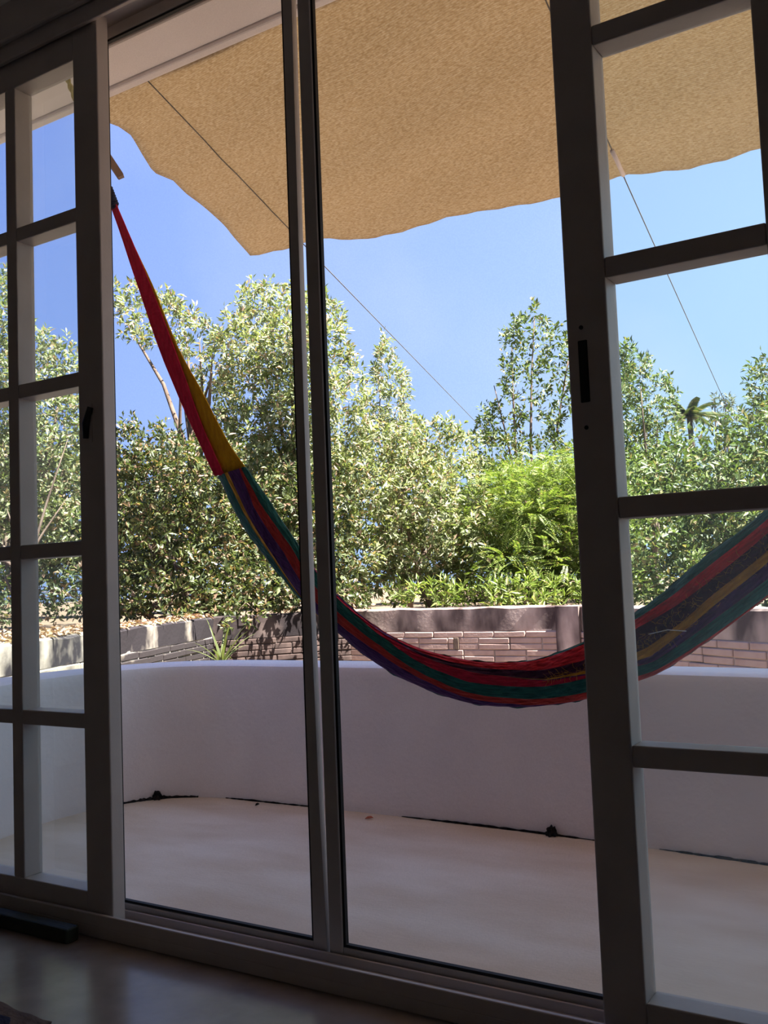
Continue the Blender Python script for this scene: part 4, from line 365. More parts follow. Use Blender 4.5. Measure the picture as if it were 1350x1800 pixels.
# ------------------------------------------------------------------ helpers
def tag(o, label=None, cat=None, group=None, kind=None):
    if label: o['label'] = label
    if cat: o['category'] = cat
    if group: o['group'] = group
    if kind: o['kind'] = kind
    return o

def empty(name, loc=(0, 0, 0)):
    o = bpy.data.objects.new(name, None); o.location = loc
    o.empty_display_size = 0.1
    COL.objects.link(o)
    return o

def link(name, me, mat=None, parent=None):
    o = bpy.data.objects.new(name, me)
    COL.objects.link(o)
    if mat is not None:
        me.materials.append(mat)
    if parent is not None:
        o.parent = parent
        if parent.type == 'EMPTY' or True:
            o.matrix_parent_inverse = Matrix.Translation(-Vector(parent_loc(parent)))
    return o

def parent_loc(p):
    v = Vector(p.location)
    q = p.parent
    if q is not None and q.type == 'EMPTY' and p.type == 'EMPTY':
        v = v + Vector(q.location)
    return v

def mesh_py(name, verts, faces, mat, parent=None, smooth=False):
    me = bpy.data.meshes.new(name)
    me.from_pydata([tuple(v) for v in verts], [], faces)
    me.update()
    if smooth:
        for p in me.polygons: p.use_smooth = True
    return link(name, me, mat, parent)

def boxes_mesh(name, specs, mat, parent=None, bevel=0.0):
    bm = bmesh.new()
    for (x0, x1, y0, y1, z0, z1) in specs:
        r = bmesh.ops.create_cube(bm, size=1.0)
        for v in r['verts']:
            v.co = Vector(((x0+x1)/2 + v.co.x*(x1-x0), (y0+y1)/2 + v.co.y*(y1-y0), (z0+z1)/2 + v.co.z*(z1-z0)))
    if bevel:
        bmesh.ops.bevel(bm, geom=list(bm.edges), offset=bevel, segments=2, affect='EDGES', profile=0.5)
    me = bpy.data.meshes.new(name); bm.to_mesh(me); bm.free()
    return link(name, me, mat, parent)

def bar(name, x0, x1, y0, y1, z0, z1, mat, parent=None, bevel=0.003):
    return boxes_mesh(name, [(x0, x1, y0, y1, z0, z1)], mat, parent, bevel)

def tube_geo(pts, radii, sides=8, cap=True):
    """tube along a polyline; returns verts, faces"""
    P = [Vector(p) for p in pts]
    n = len(P)
    if not hasattr(radii, '__len__'): radii = [radii]*n
    V, F = [], []
    nrm = None
    for i in range(n):
        t = (P[min(i+1, n-1)] - P[max(i-1, 0)])
        if t.length < 1e-9: t = Vector((0, 0, 1))
        t.normalize()
        if nrm is None:
            a = Vector((0, 0, 1)) if abs(t.z) < 0.9 else Vector((1, 0, 0))
            nrm = t.cross(a).normalized()
        else:
            nrm = (nrm - t*nrm.dot(t))
            nrm = nrm.normalized() if nrm.length > 1e-6 else t.orthogonal().normalized()
        b = t.cross(nrm)
        for k in range(sides):
            a = 2*math.pi*k/sides
            V.append(P[i] + (nrm*math.cos(a) + b*math.sin(a))*radii[i])
    for i in range(n-1):
        for k in range(sides):
            k2 = (k+1) % sides
            F.append((i*sides+k, i*sides+k2, (i+1)*sides+k2, (i+1)*sides+k))
    if cap:
        F.append(tuple(reversed(range(sides))))
        F.append(tuple((n-1)*sides+k for k in range(sides)))
    return V, F

class MB:
    def __init__(self): self.V = []; self.F = []
    def add(self, V, F):
        o = len(self.V); self.V += list(V); self.F += [tuple(i+o for i in f) for f in F]
    def tube(self, pts, r, sides=8, cap=True): self.add(*tube_geo(pts, r, sides, cap)); return self
    def build(self, name, mat, parent=None, smooth=True): return mesh_py(name, self.V, self.F, mat, parent, smooth)

def prism(name, outline, z0, z1, mat, parent=None):
    n = len(outline)
    V = [(x, y, z0) for x, y in outline] + [(x, y, z1) for x, y in outline]
    F = [tuple(reversed(range(n))), tuple(range(n, 2*n))] + [(i, (i+1) % n, n+(i+1) % n, n+i) for i in range(n)]
    return mesh_py(name, V, F, mat, parent)

def lerp(a, b, t): return tuple(a[i] + (b[i]-a[i])*t for i in range(len(a)))

def sample_poly(pts, t):
    """point on a polyline at 0..1 by index-uniform parameter"""
    f = t*(len(pts)-1); i = min(int(f), len(pts)-2)
    return Vector(lerp(pts[i], pts[i+1], f-i))

def catmull(pts, t):
    n = len(pts); f = t*(n-1); i = min(int(f), n-2); u = f-i
    p = [np.array(pts[min(max(i+k, 0), n-1)], float) for k in (-1, 0, 1, 2)]
    return 0.5*((2*p[1]) + (-p[0]+p[2])*u + (2*p[0]-5*p[1]+4*p[2]-p[3])*u*u + (-p[0]+3*p[1]-3*p[2]+p[3])*u**3)

# ------------------------------------------------------------------ the room
X0, X1, YB, ZC = -4.4, 3.2, -3.2, 2.95
DX0, DX1 = -3.36, 0.56            # door opening
FR = 1.86                         # inner face of the door wall
tag(bar('floor', X0, X1, YB, FR+0.20, -0.20, 0.0, M['room_floor'], bevel=0), 'glossy grey brown cement floor inside the room', 'floor', kind='structure')
tag(bar('ceiling', X0, X1, YB, FR+0.20, ZC, ZC+0.15, M['room_wall'], bevel=0), 'dark ceiling of the room', 'ceiling', kind='structure')
tag(bar('wall_left', X0-0.2, X0, YB, FR+0.20, -0.2, ZC+0.15, M['room_wall'], bevel=0), 'plastered room wall left of the glass doors', 'wall', kind='structure')
tag(bar('wall_right', X1, X1+0.2, YB, FR+0.20, -0.2, ZC+0.15, M['room_wall'], bevel=0), 'plastered room wall on the right, out of the photo', 'wall', kind='structure')
tag(bar('wall_back', X0-0.2, X1+0.2, YB-0.2, YB, -0.2, ZC+0.15, M['room_wall'], bevel=0), 'plastered room wall behind the viewer', 'wall', kind='structure')
wf = boxes_mesh('wall_front', [(X0, DX0, FR, FR+0.2, 0, ZC), (DX1, X1, FR, FR+0.2, 0, ZC), (DX0, DX1, FR, FR+0.2, 2.72, ZC)], M['room_wall'])
tag(wf, 'plastered wall around and above the wide door opening', 'wall', kind='structure')
hf = boxes_mesh('wall_outside', [(X0-0.2, DX0, FR+0.2, FR+0.23, -1.0, ZC+0.1), (DX1, X1+0.2, FR+0.2, FR+0.23, -1.0, ZC+0.1), (DX0, DX1, FR+0.2, FR+0.23, 2.74, ZC+0.1)], M['house_wall'])
tag(hf, 'white outer face of the house wall around the doors', 'wall', kind='structure')

# door frame: threshold with tracks, header, jambs
th = empty('trim_1', (DX0, FR, 0))
tag(th, 'dark grey brown metal door frame with bottom tracks and header', 'door frame', kind='structure')
bar('threshold', DX0, DX1, FR, FR+0.17, 0.0, 0.032, M['frame'], th, 0.003)
bar('track_lip', DX0, DX1, FR, FR+0.012, 0.030, 0.064, M['frame'], th, 0.003)
bar('track_rib', DX0, DX1, FR+0.086, FR+0.094, 0.030, 0.052, M['frame'], th, 0.002)
bar('track_lip', DX0, DX1, FR+0.158, FR+0.17, 0.030, 0.050, M['frame'], th, 0.003)
bar('header', DX0, DX1, FR, FR+0.17, 2.652, 2.72, M['frame'], th, 0.004)
bar('header_lip', DX0, DX1, FR, FR+0.014, 2.61, 2.655, M['frame'], th, 0.003)
bar('header_lip', DX0, DX1, FR+0.158, FR+0.17, 2.635, 2.655, M['frame'], th, 0.003)
bar('casing', DX0-0.05, DX1+0.05, FR-0.022, FR, 2.66, 2.78, M['frame'], th, 0.006)
bar('jamb', DX0, DX0+0.045, FR, FR+0.17, 0.032, 2.652, M['frame'], th, 0.003)
bar('jamb', DX1-0.045, DX1, FR, FR+0.17, 0.032, 2.652, M['frame'], th, 0.003)

# ------------------------------------------------------------------ glazed sliding leaves
LY0, LY1 = 1.880, 1.950
ROWS = [(0.113, 0.562), (0.605, 1.054), (1.097, 1.546), (1.589, 2.038), (2.081, 2.530)]

def glazed_leaf(name, label, xs, stile0, stile1, thin=0.0):
    """xs: pane columns as (x0, x1) from left to right"""
    d = empty(name, ((stile0[0]+stile1[1])/2, LY0, 0.034))
    tag(d, label, 'door', kind='structure')
    sa = bar('stile', stile0[0], stile0[1], LY0, LY1, 0.034, 2.645, M['frame'], d, 0.004)
    sb = bar('stile', stile1[0], stile1[1], LY0, LY1-thin, 0.034, 2.645, M['frame'], d, 0.004)
    xa, xb = stile0[1], stile1[0]
    bar('bottom_rail', xa, xb, LY0+0.001, LY1-0.001, 0.034, ROWS[0][0], M['frame'], d, 0.003)
    bar('top_rail', xa, xb, LY0+0.001, LY1-0.001, ROWS[-1][1], 2.645, M['frame'], d, 0.003)
    for i in range(len(xs)-1):
        bar('muntin', xs[i][1], xs[i+1][0], LY0+0.002, LY1-0.002, ROWS[0][0], ROWS[-1][1], M['frame'], d, 0.003)
    hm = {}
    for (a, b) in xs:
        for i in range(len(ROWS)-1):
            bar('muntin', a, b, LY0+0.003, LY1-0.003, ROWS[i][1], ROWS[i+1][0], M['frame'], d, 0.003)
        for (za, zb) in ROWS:
            bar('glass_pane', a-0.004, b+0.004, LY1-0.016, LY1-0.012, za-0.004, zb+0.004, M['glass'], d, 0)
    return d, sa, sb

w_ = 0.272
door_l, _sl, stile_l = glazed_leaf('door_1', 'left sliding door leaf with small glass panes and black lever latch', [(-2.208-w_-0.048-w_-0.048-w_, -2.208-w_-0.048-w_-0.048), (-2.208-w_-0.048-w_, -2.208-w_-0.048), (-2.208-w_, -2.208)], (-3.21, -2.208-w_-0.048-w_-0.048-w_), (-2.208, -2.104), 0.025)
w_ = 0.312
door_r, stile_r, _sr = glazed_leaf('door_2', 'right sliding door leaf with large glass panes and recessed black pull', [(-0.624, -0.624+w_), (-0.624+w_+0.044, -0.624+2*w_+0.044), (-0.624+2*w_+0.088, -0.624+3*w_+0.088)], (-0.712, -0.624), (-0.624+3*w_+0.088, -0.624+3*w_+0.176))
pl = bar('recessed_pull', -0.689, -0.669, LY0-0.0025, LY0+0.004, 1.296, 1.425, M['black'], stile_r, 0.002); pl['label'] = 'black recessed slot pull'
for z in (1.452, 1.244):
    b = MB(); b.tube([(-0.680, LY0-0.002, z), (-0.680, LY0+0.003, z)], 0.0045, 10); b.build('screw_hole', M['black'], stile_r, False)
lv = MB()
lv.tube([(-2.152, LY0-0.004, 1.476), (-2.166, LY0-0.010, 1.430), (-2.172, LY0-0.005, 1.388)], [0.009, 0.011, 0.009], 8)
lo = lv.build('latch_lever', M['black'], stile_l); lo['label'] = 'black lever latch'
bar('latch_plate', -2.180, -2.150, LY0-0.003, LY0+0.002, 1.376, 1.488, M['frame'], stile_l, 0.001)

# ------------------------------------------------------------------ sliding insect screens between the leaves
SY0, SY1 = 1.960, 1.980
def screen_leaf(name, label, x0, x1, lean=0.0):
    d = empty(name, ((x0+x1)/2, SY0, 0.034))
    tag(d, label, 'screen door', kind='structure')
    s = 0.040
    bar('stile', x0, x0+s, SY0, SY1, 0.036, 2.648, M['screen_frame'], d, 0.003)
    if lean:      # this stile is slightly bowed, so a thin gap opens towards its neighbour
        V, F = [], []
        zs = [0.036, 0.10, 0.40, 0.9, 1.4, 1.9, 2.3, 2.648]; sh = [0.0, 0.001, 0.6, 1.0, 1.0, 0.9, 0.75, 0.6]
        for z, k in zip(zs, sh):
            xr = x1 - lean*k
            V += [(x1-s, SY0, z), (xr, SY0, z), (xr, SY1, z), (x1-s, SY1, z)]
        for i in range(len(zs)-1):
            for q in range(4): F.append((i*4+q, i*4+(q+1) % 4, i*4+4+(q+1) % 4, i*4+4+q))
        F += [(3, 2, 1, 0), tuple(len(zs)*4-4+q for q in range(4))]
        mesh_py('stile', V, F, M['screen_frame'], d)
    else:
        bar('stile', x1-s, x1, SY0, SY1, 0.036, 2.648, M['screen_frame'], d, 0.003)
    bar('bottom_rail', x0+s, x1-s, SY0+0.001, SY1-0.001, 0.036, 0.066, M['screen_frame'], d, 0.003)
    bar('top_rail', x0+s, x1-s, SY0+0.001, SY1-0.001, 2.612, 2.648, M['screen_frame'], d, 0.003)
    g = 0.007; a, b, c, e = x0+s, x1-s, 0.066, 2.612
    boxes_mesh('gasket', [(a, a+g, SY0+0.004, SY1-0.004, c, e), (b-g, b, SY0+0.004, SY1-0.004, c, e), (a+g, b-g, SY0+0.004, SY1-0.004, c, c+g), (a+g, b-g, SY0+0.004, SY1-0.004, e-g, e)], M['black'], d)
    m = mesh_py('insect_mesh', [(a, SY0+0.010, c), (b, SY0+0.010, c), (b, SY0+0.010, e), (a, SY0+0.010, e)], [(0, 1, 2, 3)], M['screen'], d)
    m['label'] = 'fine grey insect mesh'
    return d
screen_leaf('door_3', 'narrow framed insect screen beside the left glazed leaf', -2.205, -1.4410, 0.0145)
sr = screen_leaf('door_4', 'narrow framed insect screen beside the right glazed leaf', -1.4335, -0.672)
sr.rotation_euler = (0, 0, 0)

# ------------------------------------------------------------------ overhang, terrace, parapet
sl = boxes_mesh('roof_overhang', [(-6.0, 4.2, FR+0.20, 2.470, 2.85, 3.02), (-6.0, 4.2, 2.470, 2.512, 2.838, 3.05)], M['soffit'], None, 0.008)
tag(sl, 'white concrete roof overhang above the doors', 'roof', kind='structure')
rf = bar('roof', -6.0, 4.2, YB-0.2, FR+0.215, 3.10, 3.28, M['soffit'], None, 0)
tag(rf, 'flat white roof over the room', 'roof', kind='structure')

INNER = [(-3.20, 2.095), (-3.30, 2.28), (-3.375, 2.52), (-3.405, 2.75), (-3.39, 2.93), (-3.345, 3.09), (-3.26, 3.22), (-3.13, 3.30), (-2.98, 3.335), (-2.7, 3.345), (-2.3, 3.355), (-1.9, 3.355), (-1.5, 3.345), (-1.1, 3.32), (-0.7, 3.285), (-0.3, 3.23), (0.15, 3.14), (0.6, 3.0), (0.95, 2.82), (1.2, 2.58), (1.32, 2.32), (1.36, 2.095)]
fo = [(-3.9, FR+0.17)] + [(x-0.12 if x < -3.1 else (x+0.12 if x > 1.0 else x), y+0.12 if -3.3 < x < 1.2 else y) for x, y in INNER] + [(1.9, FR+0.17)]
tf = prism('floor_terrace', fo, -0.25, -0.001, M['terrace_floor'])
tag(tf, 'beige cement floor of the small terrace', 'floor', kind='structure')

def sweep_wall(name, path, prof, mat):
    """path: plan points, prof: list of (offset outwards, z); closed profile"""
    n, k = len(path), len(prof)
    V, F = [], []
    for i in range(n):
        a = Vector(path[max(i-1, 0)]).to_2d(); b = Vector(path[min(i+1, n-1)]).to_2d()
        t = (b-a).normalized(); nr = Vector((-t.y, t.x))
        for (o, z) in prof:
            V.append((path[i][0]+nr.x*o, path[i][1]+nr.y*o, z))
    for i in range(n-1):
        for j in range(k):
            j2 = (j+1) % k
            F.append((i*k+j, (i+1)*k+j, (i+1)*k+j2, i*k+j2))
    F.append(tuple(range(k))); F.append(tuple(reversed([(n-1)*k+j for j in range(k)])))
    return mesh_py(name, V, F, mat, None, True)
fine = [tuple(catmull(INNER, i/84)) for i in range(85)]
T = 0.27
prof = [(0.0, -0.02), (-0.004, 0.0), (0.004, 0.05), (0.0, 0.25), (0.0, 0.54), (0.002, 0.572), (0.010, 0.588), (0.026, 0.595), (0.07, 0.597), (T-0.05, 0.596), (T-0.015, 0.590), (T, 0.57), (T, 0.2), (T, -0.9), (0.05, -0.9)]
pw = sweep_wall('wall_parapet', fine, prof, M['parapet'])
pw.data.set_sharp_from_angle(angle=math.radians(24))
tag(pw, 'curved low white parapet wall around the terrace', 'wall', kind='structure')

# ------------------------------------------------------------------ grounds
gd = bar('ground_garden', -30, 30, 1.0, 40, -1.1, -0.9, M['soil'], None, 0)
tag(gd, 'dry bare soil below the terrace', 'ground', kind='structure')
# plan of the boundary wall
WP = [(-3.83, 2.1), (-5.42, 5.95), (-4.75, 6.97), (-2.75, 7.02), (0.6, 4.56)]
BACK = [(-3.93, 2.02), (-5.56, 6.0), (-4.80, 7.12), (-2.70, 7.17), (0.75, 4.62)]
ro = BACK + [(6, 3.0), (24, 3.0), (24, 38), (-28, 38), (-28, 2.02)]
rg = prism('ground_raised', ro, -0.95, 0.60, M['soil'])
tag(rg, 'raised dry soil bank behind the boundary wall', 'ground', kind='structure')

# ------------------------------------------------------------------ boundary wall of bricks
ZT = 0.70
def wall_seg(name, label, a, b, mats, cop_h, hole=None, seed=0):
    rnd = random.Random(seed)
    A, B = Vector((*a, 0)), Vector((*b, 0))
    L = (B-A).length; ang = math.atan2(B.y-A.y, B.x-A.x)
    mw = Matrix.Translation(A) @ Matrix.Rotation(ang, 4, 'Z')
    # local frame: x along the wall, y away from the house, z up
    def place(o, parent=None):
        if parent is None: o.matrix_world = mw
        else: o.parent = parent
        return o
    spec_top = ZT-cop_h
    me_o = boxes_mesh(name, [(0, L, 0.000, 0.13, -0.9, spec_top+0.01)], mats[2])
    core = me_o; core.matrix_world = mw
    tag(core, label, 'wall', kind='structure')
    # coping: rendered band with a slightly uneven edge
    n = max(6, int(L/0.16)); V, F = [], []
    for i in range(n+1):
        x = L*i/n
        j = [rnd.uniform(-0.006, 0.006) for _ in range(6)]
        V += [(x, -0.004+j[0], spec_top), (x, -0.006+j[1], ZT-0.012+j[2]), (x, 0.010+j[1], ZT+j[2]), (x, 0.14+j[3], ZT+j[4]), (x, 0.16, spec_top)]
    for i in range(n):
        for k in range(5):
            k2 = (k+1) % 5
            F.append((i*5+k, (i+1)*5+k, (i+1)*5+k2, i*5+k2))
    F.append(tuple(range(5))); F.append(tuple(reversed([n*5+k for k in range(5)])))
    c = mesh_py('coping', V, F, mats[0]); c.parent = core
    # bricks
    bl, bh, pitch_x, pitch_z = 0.264, 0.0435, 0.272, 0.049
    vb = []
    bmx = bmesh.new(); bmesh.ops.create_cube(bmx, size=1.0)
    for v in bmx.verts: v.co = Vector((v.co.x*bl, v.co.y*0.05, v.co.z*bh))
    bmesh.ops.bevel(bmx, geom=list(bmx.edges), offset=0.005, segments=1, affect='EDGES')
    proto = bpy.data.meshes.new('brick'); bmx.to_mesh(proto); bmx.free(); proto.materials.append(mats[1])
    rows = 6
    for r in range(rows):
        zc = spec_top - 0.004 - pitch_z*(r+0.5)
        off = 0.0 if ((r+1)//2) % 2 == 0 else pitch_x/2
        k = int(L/pitch_x)+1
        for i in range(-1, k+1):
            xa, xb = off+i*pitch_x, off+i*pitch_x+bl
            xa, xb = max(xa, 0.0), min(xb, L)
            if hole and r in (1, 2) and xa < hole < xb:
                pieces = [(xa, hole-0.026), (hole+0.026, xb)]
            else:
                pieces = [(xa, xb)]
            for (p, q) in pieces:
                if q-p < 0.04: continue
                o = bpy.data.objects.new('brick', proto); COL.objects.link(o); o.parent = core
                o.location = ((p+q)/2, 0.025-0.010+rnd.uniform(-0.004, 0.004), zc+rnd.uniform(-0.0015, 0.0015))
                o.scale = ((q-p)/bl, 1, 1)
                o.rotation_euler = (rnd.uniform(-0.02, 0.02), rnd.uniform(-0.006, 0.006), rnd.uniform(-0.012, 0.012))
    return core
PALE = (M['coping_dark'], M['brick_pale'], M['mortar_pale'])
ROSE = (M['coping'], M['brick'], M['mortar'])
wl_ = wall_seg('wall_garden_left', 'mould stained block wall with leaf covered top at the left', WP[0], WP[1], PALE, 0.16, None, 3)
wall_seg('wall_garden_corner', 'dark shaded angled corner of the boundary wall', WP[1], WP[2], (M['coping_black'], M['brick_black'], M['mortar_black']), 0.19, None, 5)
wb_ = wall_seg('wall_garden_back', 'weathered rose brick wall with drain hole behind the hammock', WP[2], WP[3], ROSE, 0.19, 1.02, 7)
cp = bar('hole_bar', 1.02-0.022, 1.02+0.022, -0.012, 0.02, 0.362, 0.456, M['bark'], None, 0.003); cp.parent = wb_; cp['label'] = 'brown bar standing in for the dark drain hole'  # bar added in the hole, its brown stands for the dark recess
wr_ = wall_seg('wall_garden_right', 'weathered brick wall running behind the hammock at the right', WP[3], WP[4], ROSE, 0.19, None, 9)
# rendered pillar where the two brick walls meet
pc = prism('wall_garden_pillar', [(-2.86, 6.985), (-2.64, 6.90), (-2.60, 7.05), (-2.72, 7.20), (-2.86, 7.18)], -0.9, 0.695, M['coping'])
tag(pc, 'rendered pillar joining the two brick walls', 'pillar', kind='structure')

# ------------------------------------------------------------------ woven sun mat and its wires
SL = 0.327
LEFT_EDGE = [(2.515, -2.96), (2.60, -2.94), (2.63, -2.885), (2.67, -2.862), (2.73, -2.860), (2.835, -2.907), (2.93, -2.940), (3.0, -2.892), (3.10, -2.904), (3.32, -2.882), (3.55, -2.926)]
FRONT = [(-2.926, 3.549), (-2.716, 3.569), (-2.505, 3.566), (-2.349, 3.602), (-2.151, 3.603), (-1.861, 3.599), (-1.585, 3.635), (-1.387, 3.674), (-1.157, 3.670), (-0.893, 3.686), (-0.744, 3.680), (-0.619, 3.668), (0.2, 3.63), (1.0, 3.66), (2.1, 3.60)]
def interp(tab, v):
    return float(np.interp(v, [a for a, _ in tab], [b for _, b in tab]))
WX = (-2.60, -1.12, 0.5, 1.75)       # the four wires it lies on
def mat_z(x, y):
    base = 2.87 - SL*(y-2.53)
    t = np.interp(x, WX, range(len(WX)))
    sag = 0.0
    for i in range(3):
        if WX[i] < x < WX[i+1]:
            u = (x-WX[i])/(WX[i+1]-WX[i]); sag = -0.030*math.sin(math.pi*u)*min(1, (y-2.5)/0.5)
    return base + sag + 0.006*math.sin(x*9+y*5) + 0.005*math.sin(y*17+x*3)
nx, ny = 110, 34
V, F, UVs = [], [], []
for j in range(ny+1):
    v = j/ny
    for i in range(nx+1):
        u = i/nx
        x_front = -2.926 + u*(2.1+2.926)
        yf = interp(FRONT, x_front) + 0.004*math.sin(x_front*41)
        y = 2.515 + v*(yf-2.515)
        xl = interp(LEFT_EDGE, y)
        x = xl + u*(2.1-xl)
        V.append((x, y, mat_z(x, y))); UVs.append((x, y))
for j in range(ny):
    for i in range(nx):
        a = j*(nx+1)+i
        F.append((a, a+1, a+nx+2, a+nx+1))
sm = mesh_py('sun_mat', V, F, M['weave'], None, True)
uvl = sm.data.uv_layers.new(name='UVMap')
for lp in sm.data.loops: uvl.data[lp.index].uv = UVs[lp.vertex_index]
sd = sm.modifiers.new('thickness', 'SOLIDIFY'); sd.thickness = 0.006; sd.offset = 1
bt = bar('batten', -2.97, 2.12, 2.5125, 2.545, 2.8830, 2.912, M['wood'], sm, 0.002)
tag(sm, 'tan woven palm mat stretched as a sunshade above the terrace', 'sunshade')

def wire(name, label, x0, end, dx, sleeve=None):
    o = empty(name, (x0, 2.515, 2.862)); tag(o, label, 'wire', 'thin wires holding up the sun mat')
    pts = []
    for i in range(25):
        y = 2.513 + (3.70-2.513)*i/24
        x = x0 + dx*(y-2.53)
        pts.append((x, y, min(2.87 - SL*(y-2.53) - 0.010, mat_z(x, y)-0.0035)))
    pts += [lerp(pts[-1], end, t) for t in (.15, .3, .45, .6, .8, 1.0)]       # free span to the tree it is tied to
    b = MB(); b.tube(pts, 0.0026, 6); b.build('cable', M['wire'], o)
    if sleeve:
        q = []
        for y in sleeve:
            x = x0 + dx*(y-2.53); q.append((x, y, mat_z(x, y)-0.016))
        b = MB(); b.tube(q, 0.009, 10); s = b.build('plastic_sleeve', M['sleeve'], o); s['label'] = 'short pale plastic sleeve'
    return o
wire('support_wire', 'thin wire under the mat running down past the pointed tree', -2.559, WIRE_ENDS[0], -0.048)
wire('support_wire', 'thin wire with pale sleeve seen through the right door leaf', -1.060, WIRE_ENDS[1], -0.048, (3.50, 3.57, 3.65))

# ------------------------------------------------------------------ hammock
BANDS = ['y_green', 'y_red', 'y_plum', 'y_yellow', 'y_purple', 'y_crimson', 'y_green', 'y_rust', 'y_purple', 'y_yellow', 'y_green']
BNAME = ['green', 'red', 'plum', 'golden', 'purple', 'crimson', 'green', 'rust red', 'purple', 'golden', 'dark green']
# visible width shares of the bands from the upper edge to the lower, at each station of HAMMOCK_EDGES
SHARE = [
 (0, 0, 0, 0, 0, 0, .26, .06, .32, .10, .26),
 (0, 0, 0, 0, 0, 0, .33, .17, .20, .07, .23),
 (0, 0, 0, 0, 0, 0, .30, .20, .22, .06, .22),
 (0, 0, 0, 0, 0, 0, .28, .22, .25, .05, .20),
 (0, 0, 0, 0, .02, .04, .30, .23, .26, .04, .11),
 (0, 0, 0, 0, .05, .07, .31, .25, .28, .03, .01),
 (0, 0, 0, 0, .06, .10, .28, .22, .33, .01, 0),
 (0, .03, .02, 0, .05, .12, .22, .16, .40, 0, 0),
 (0, .14, .08, 0, 0, .16, .18, .12, .32, 0, 0),
 (0, .16, .12, 0, 0, .19, .20, .12, .21, 0, 0),
 (0, .20, .14, 0, 0, .16, .22, .14, .14, 0, 0),
 (.05, .25, .15, .01, .01, .09, .22, .18, .04, 0, 0),
 (.09, .27, .14, .04, .02, .04, .22, .18, 0, 0, 0),
 (.12, .20, .21, .08, .05, .01, .18, .15, 0, 0, 0),
 (.16, .13, .27, .11, .08, 0, .15, .10, 0, 0, 0),
 (.20, .15, .19, .10, .11, 0, .18, .07, 0, 0, 0),
 (.22, .16, .14, .10, .13, 0, .20, .05, 0, 0, 0),
 (.20, .15, .15, .10, .15, 0, .21, .04, 0, 0, 0),
 (.20, .15, .15, .10, .15, 0, .21, .04, 0, 0, 0),
 (.20, .15, .15, .10, .15, 0, .21, .04, 0, 0, 0)]
BACK_BANDS = ['y_purple', 'y_rust', 'y_green', 'y_red', 'y_plum', 'y_yellow', 'y_green']
ham = empty('hammock', tuple(EYE)); tag(ham, 'striped green red purple and yellow yarn hammock hanging across the terrace', 'hammock')
NS, SEG = 190, 6
Us = [catmull([e[0] for e in HAMMOCK_EDGES], i/NS) for i in range(NS+1)]
Ls = [catmull([e[1] for e in HAMMOCK_EDGES], i/NS) for i in range(NS+1)]
Sh = []
for i in range(NS+1):
    f = i/NS*(len(SHARE)-1); k = min(int(f), len(SHARE)-2); u = f-k
    s = np.array(SHARE[k])*(1-u) + np.array(SHARE[k+1])*u + 0.0015
    s = s/s.sum(); Sh.append(np.concatenate([[0], np.cumsum(s)]))
along = [0.0]
for i in range(NS):
    along.append(along[-1] + float(np.linalg.norm((Us[i+1]+Ls[i+1]-Us[i]-Ls[i])/2)))
def ham_pt(i, t, side):
    """t 0..1 from upper to lower edge; side -1 room side, +1 garden side"""
    U, L = Us[i], Ls[i]
    w = float(np.linalg.norm(L-U))
    c = math.cos(math.pi*t)
    tt = 0.5*(1-c)*0.55 + t*0.45
    p = U + (L-U)*tt
    d = 0.30*w*math.sqrt(max(0.0, 4*tt*(1-tt)))
    rip = 0.0022*math.sin(2*math.pi*(t*w/0.0105) + along[i]*9) + 0.0022*math.sin(along[i]*46 + t*9) + 0.0016*math.sin(along[i]*110 - t*31)
    bx_ = 0.62*max(0.0, min(1.0, (-1.0-p[0])/1.2)) + 0.12      # the gathered cloth is twisted towards the house at its left end
    by_ = -math.sqrt(1-bx_*bx_)
    k_ = -side*(d+rip)
    p = p + np.array([bx_*k_, by_*k_, 0])
    return p + (L-U)/max(w, 1e-6)*(rip*0.7 if t in (0.0, 1.0) else 0.0)
for b in range(len(BANDS)):
    V, F, UVs = [], [], []
    for i in range(NS+1):
        for j in range(SEG+1):
            t = Sh[i][b] + (Sh[i][b+1]-Sh[i][b])*j/SEG
            t = 0.0 if (b == 0 and j == 0) else (1.0 if (b == len(BANDS)-1 and j == SEG) else t)
            V.append(ham_pt(i, t, -1)); UVs.append((along[i], t*0.13))
    for i in range(NS):
        for j in range(SEG):
            a = i*(SEG+1)+j
            F.append((a, a+SEG+1, a+SEG+2, a+1))
    o = mesh_py('yarn_stripe', V, F, M[BANDS[b]], ham, True)
    uvl = o.data.uv_layers.new(name='UVMap')
    for lp in o.data.loops: uvl.data[lp.index].uv = UVs[lp.vertex_index]
    o['label'] = BNAME[b] + ' yarn stripe'
nb = len(BACK_BANDS)
for b in range(nb):
    V, F, UVs = [], [], []
    for i in range(NS+1):
        for j in range(7):
            t = 1.0 - (b + j/6)/nb
            V.append(ham_pt(i, max(0.0, min(1.0, t)), 1)); UVs.append((along[i], t*0.13))
    for i in range(NS):
        for j in range(6):
            a = i*7+j
            F.append((a, a+7, a+8, a+1))
    o = mesh_py('yarn_stripe', V, F, M[BACK_BANDS[b]], ham, True)
    uvl = o.data.uv_layers.new(name='UVMap')
    for lp in o.data.loops: uvl.data[lp.index].uv = UVs[lp.vertex_index]

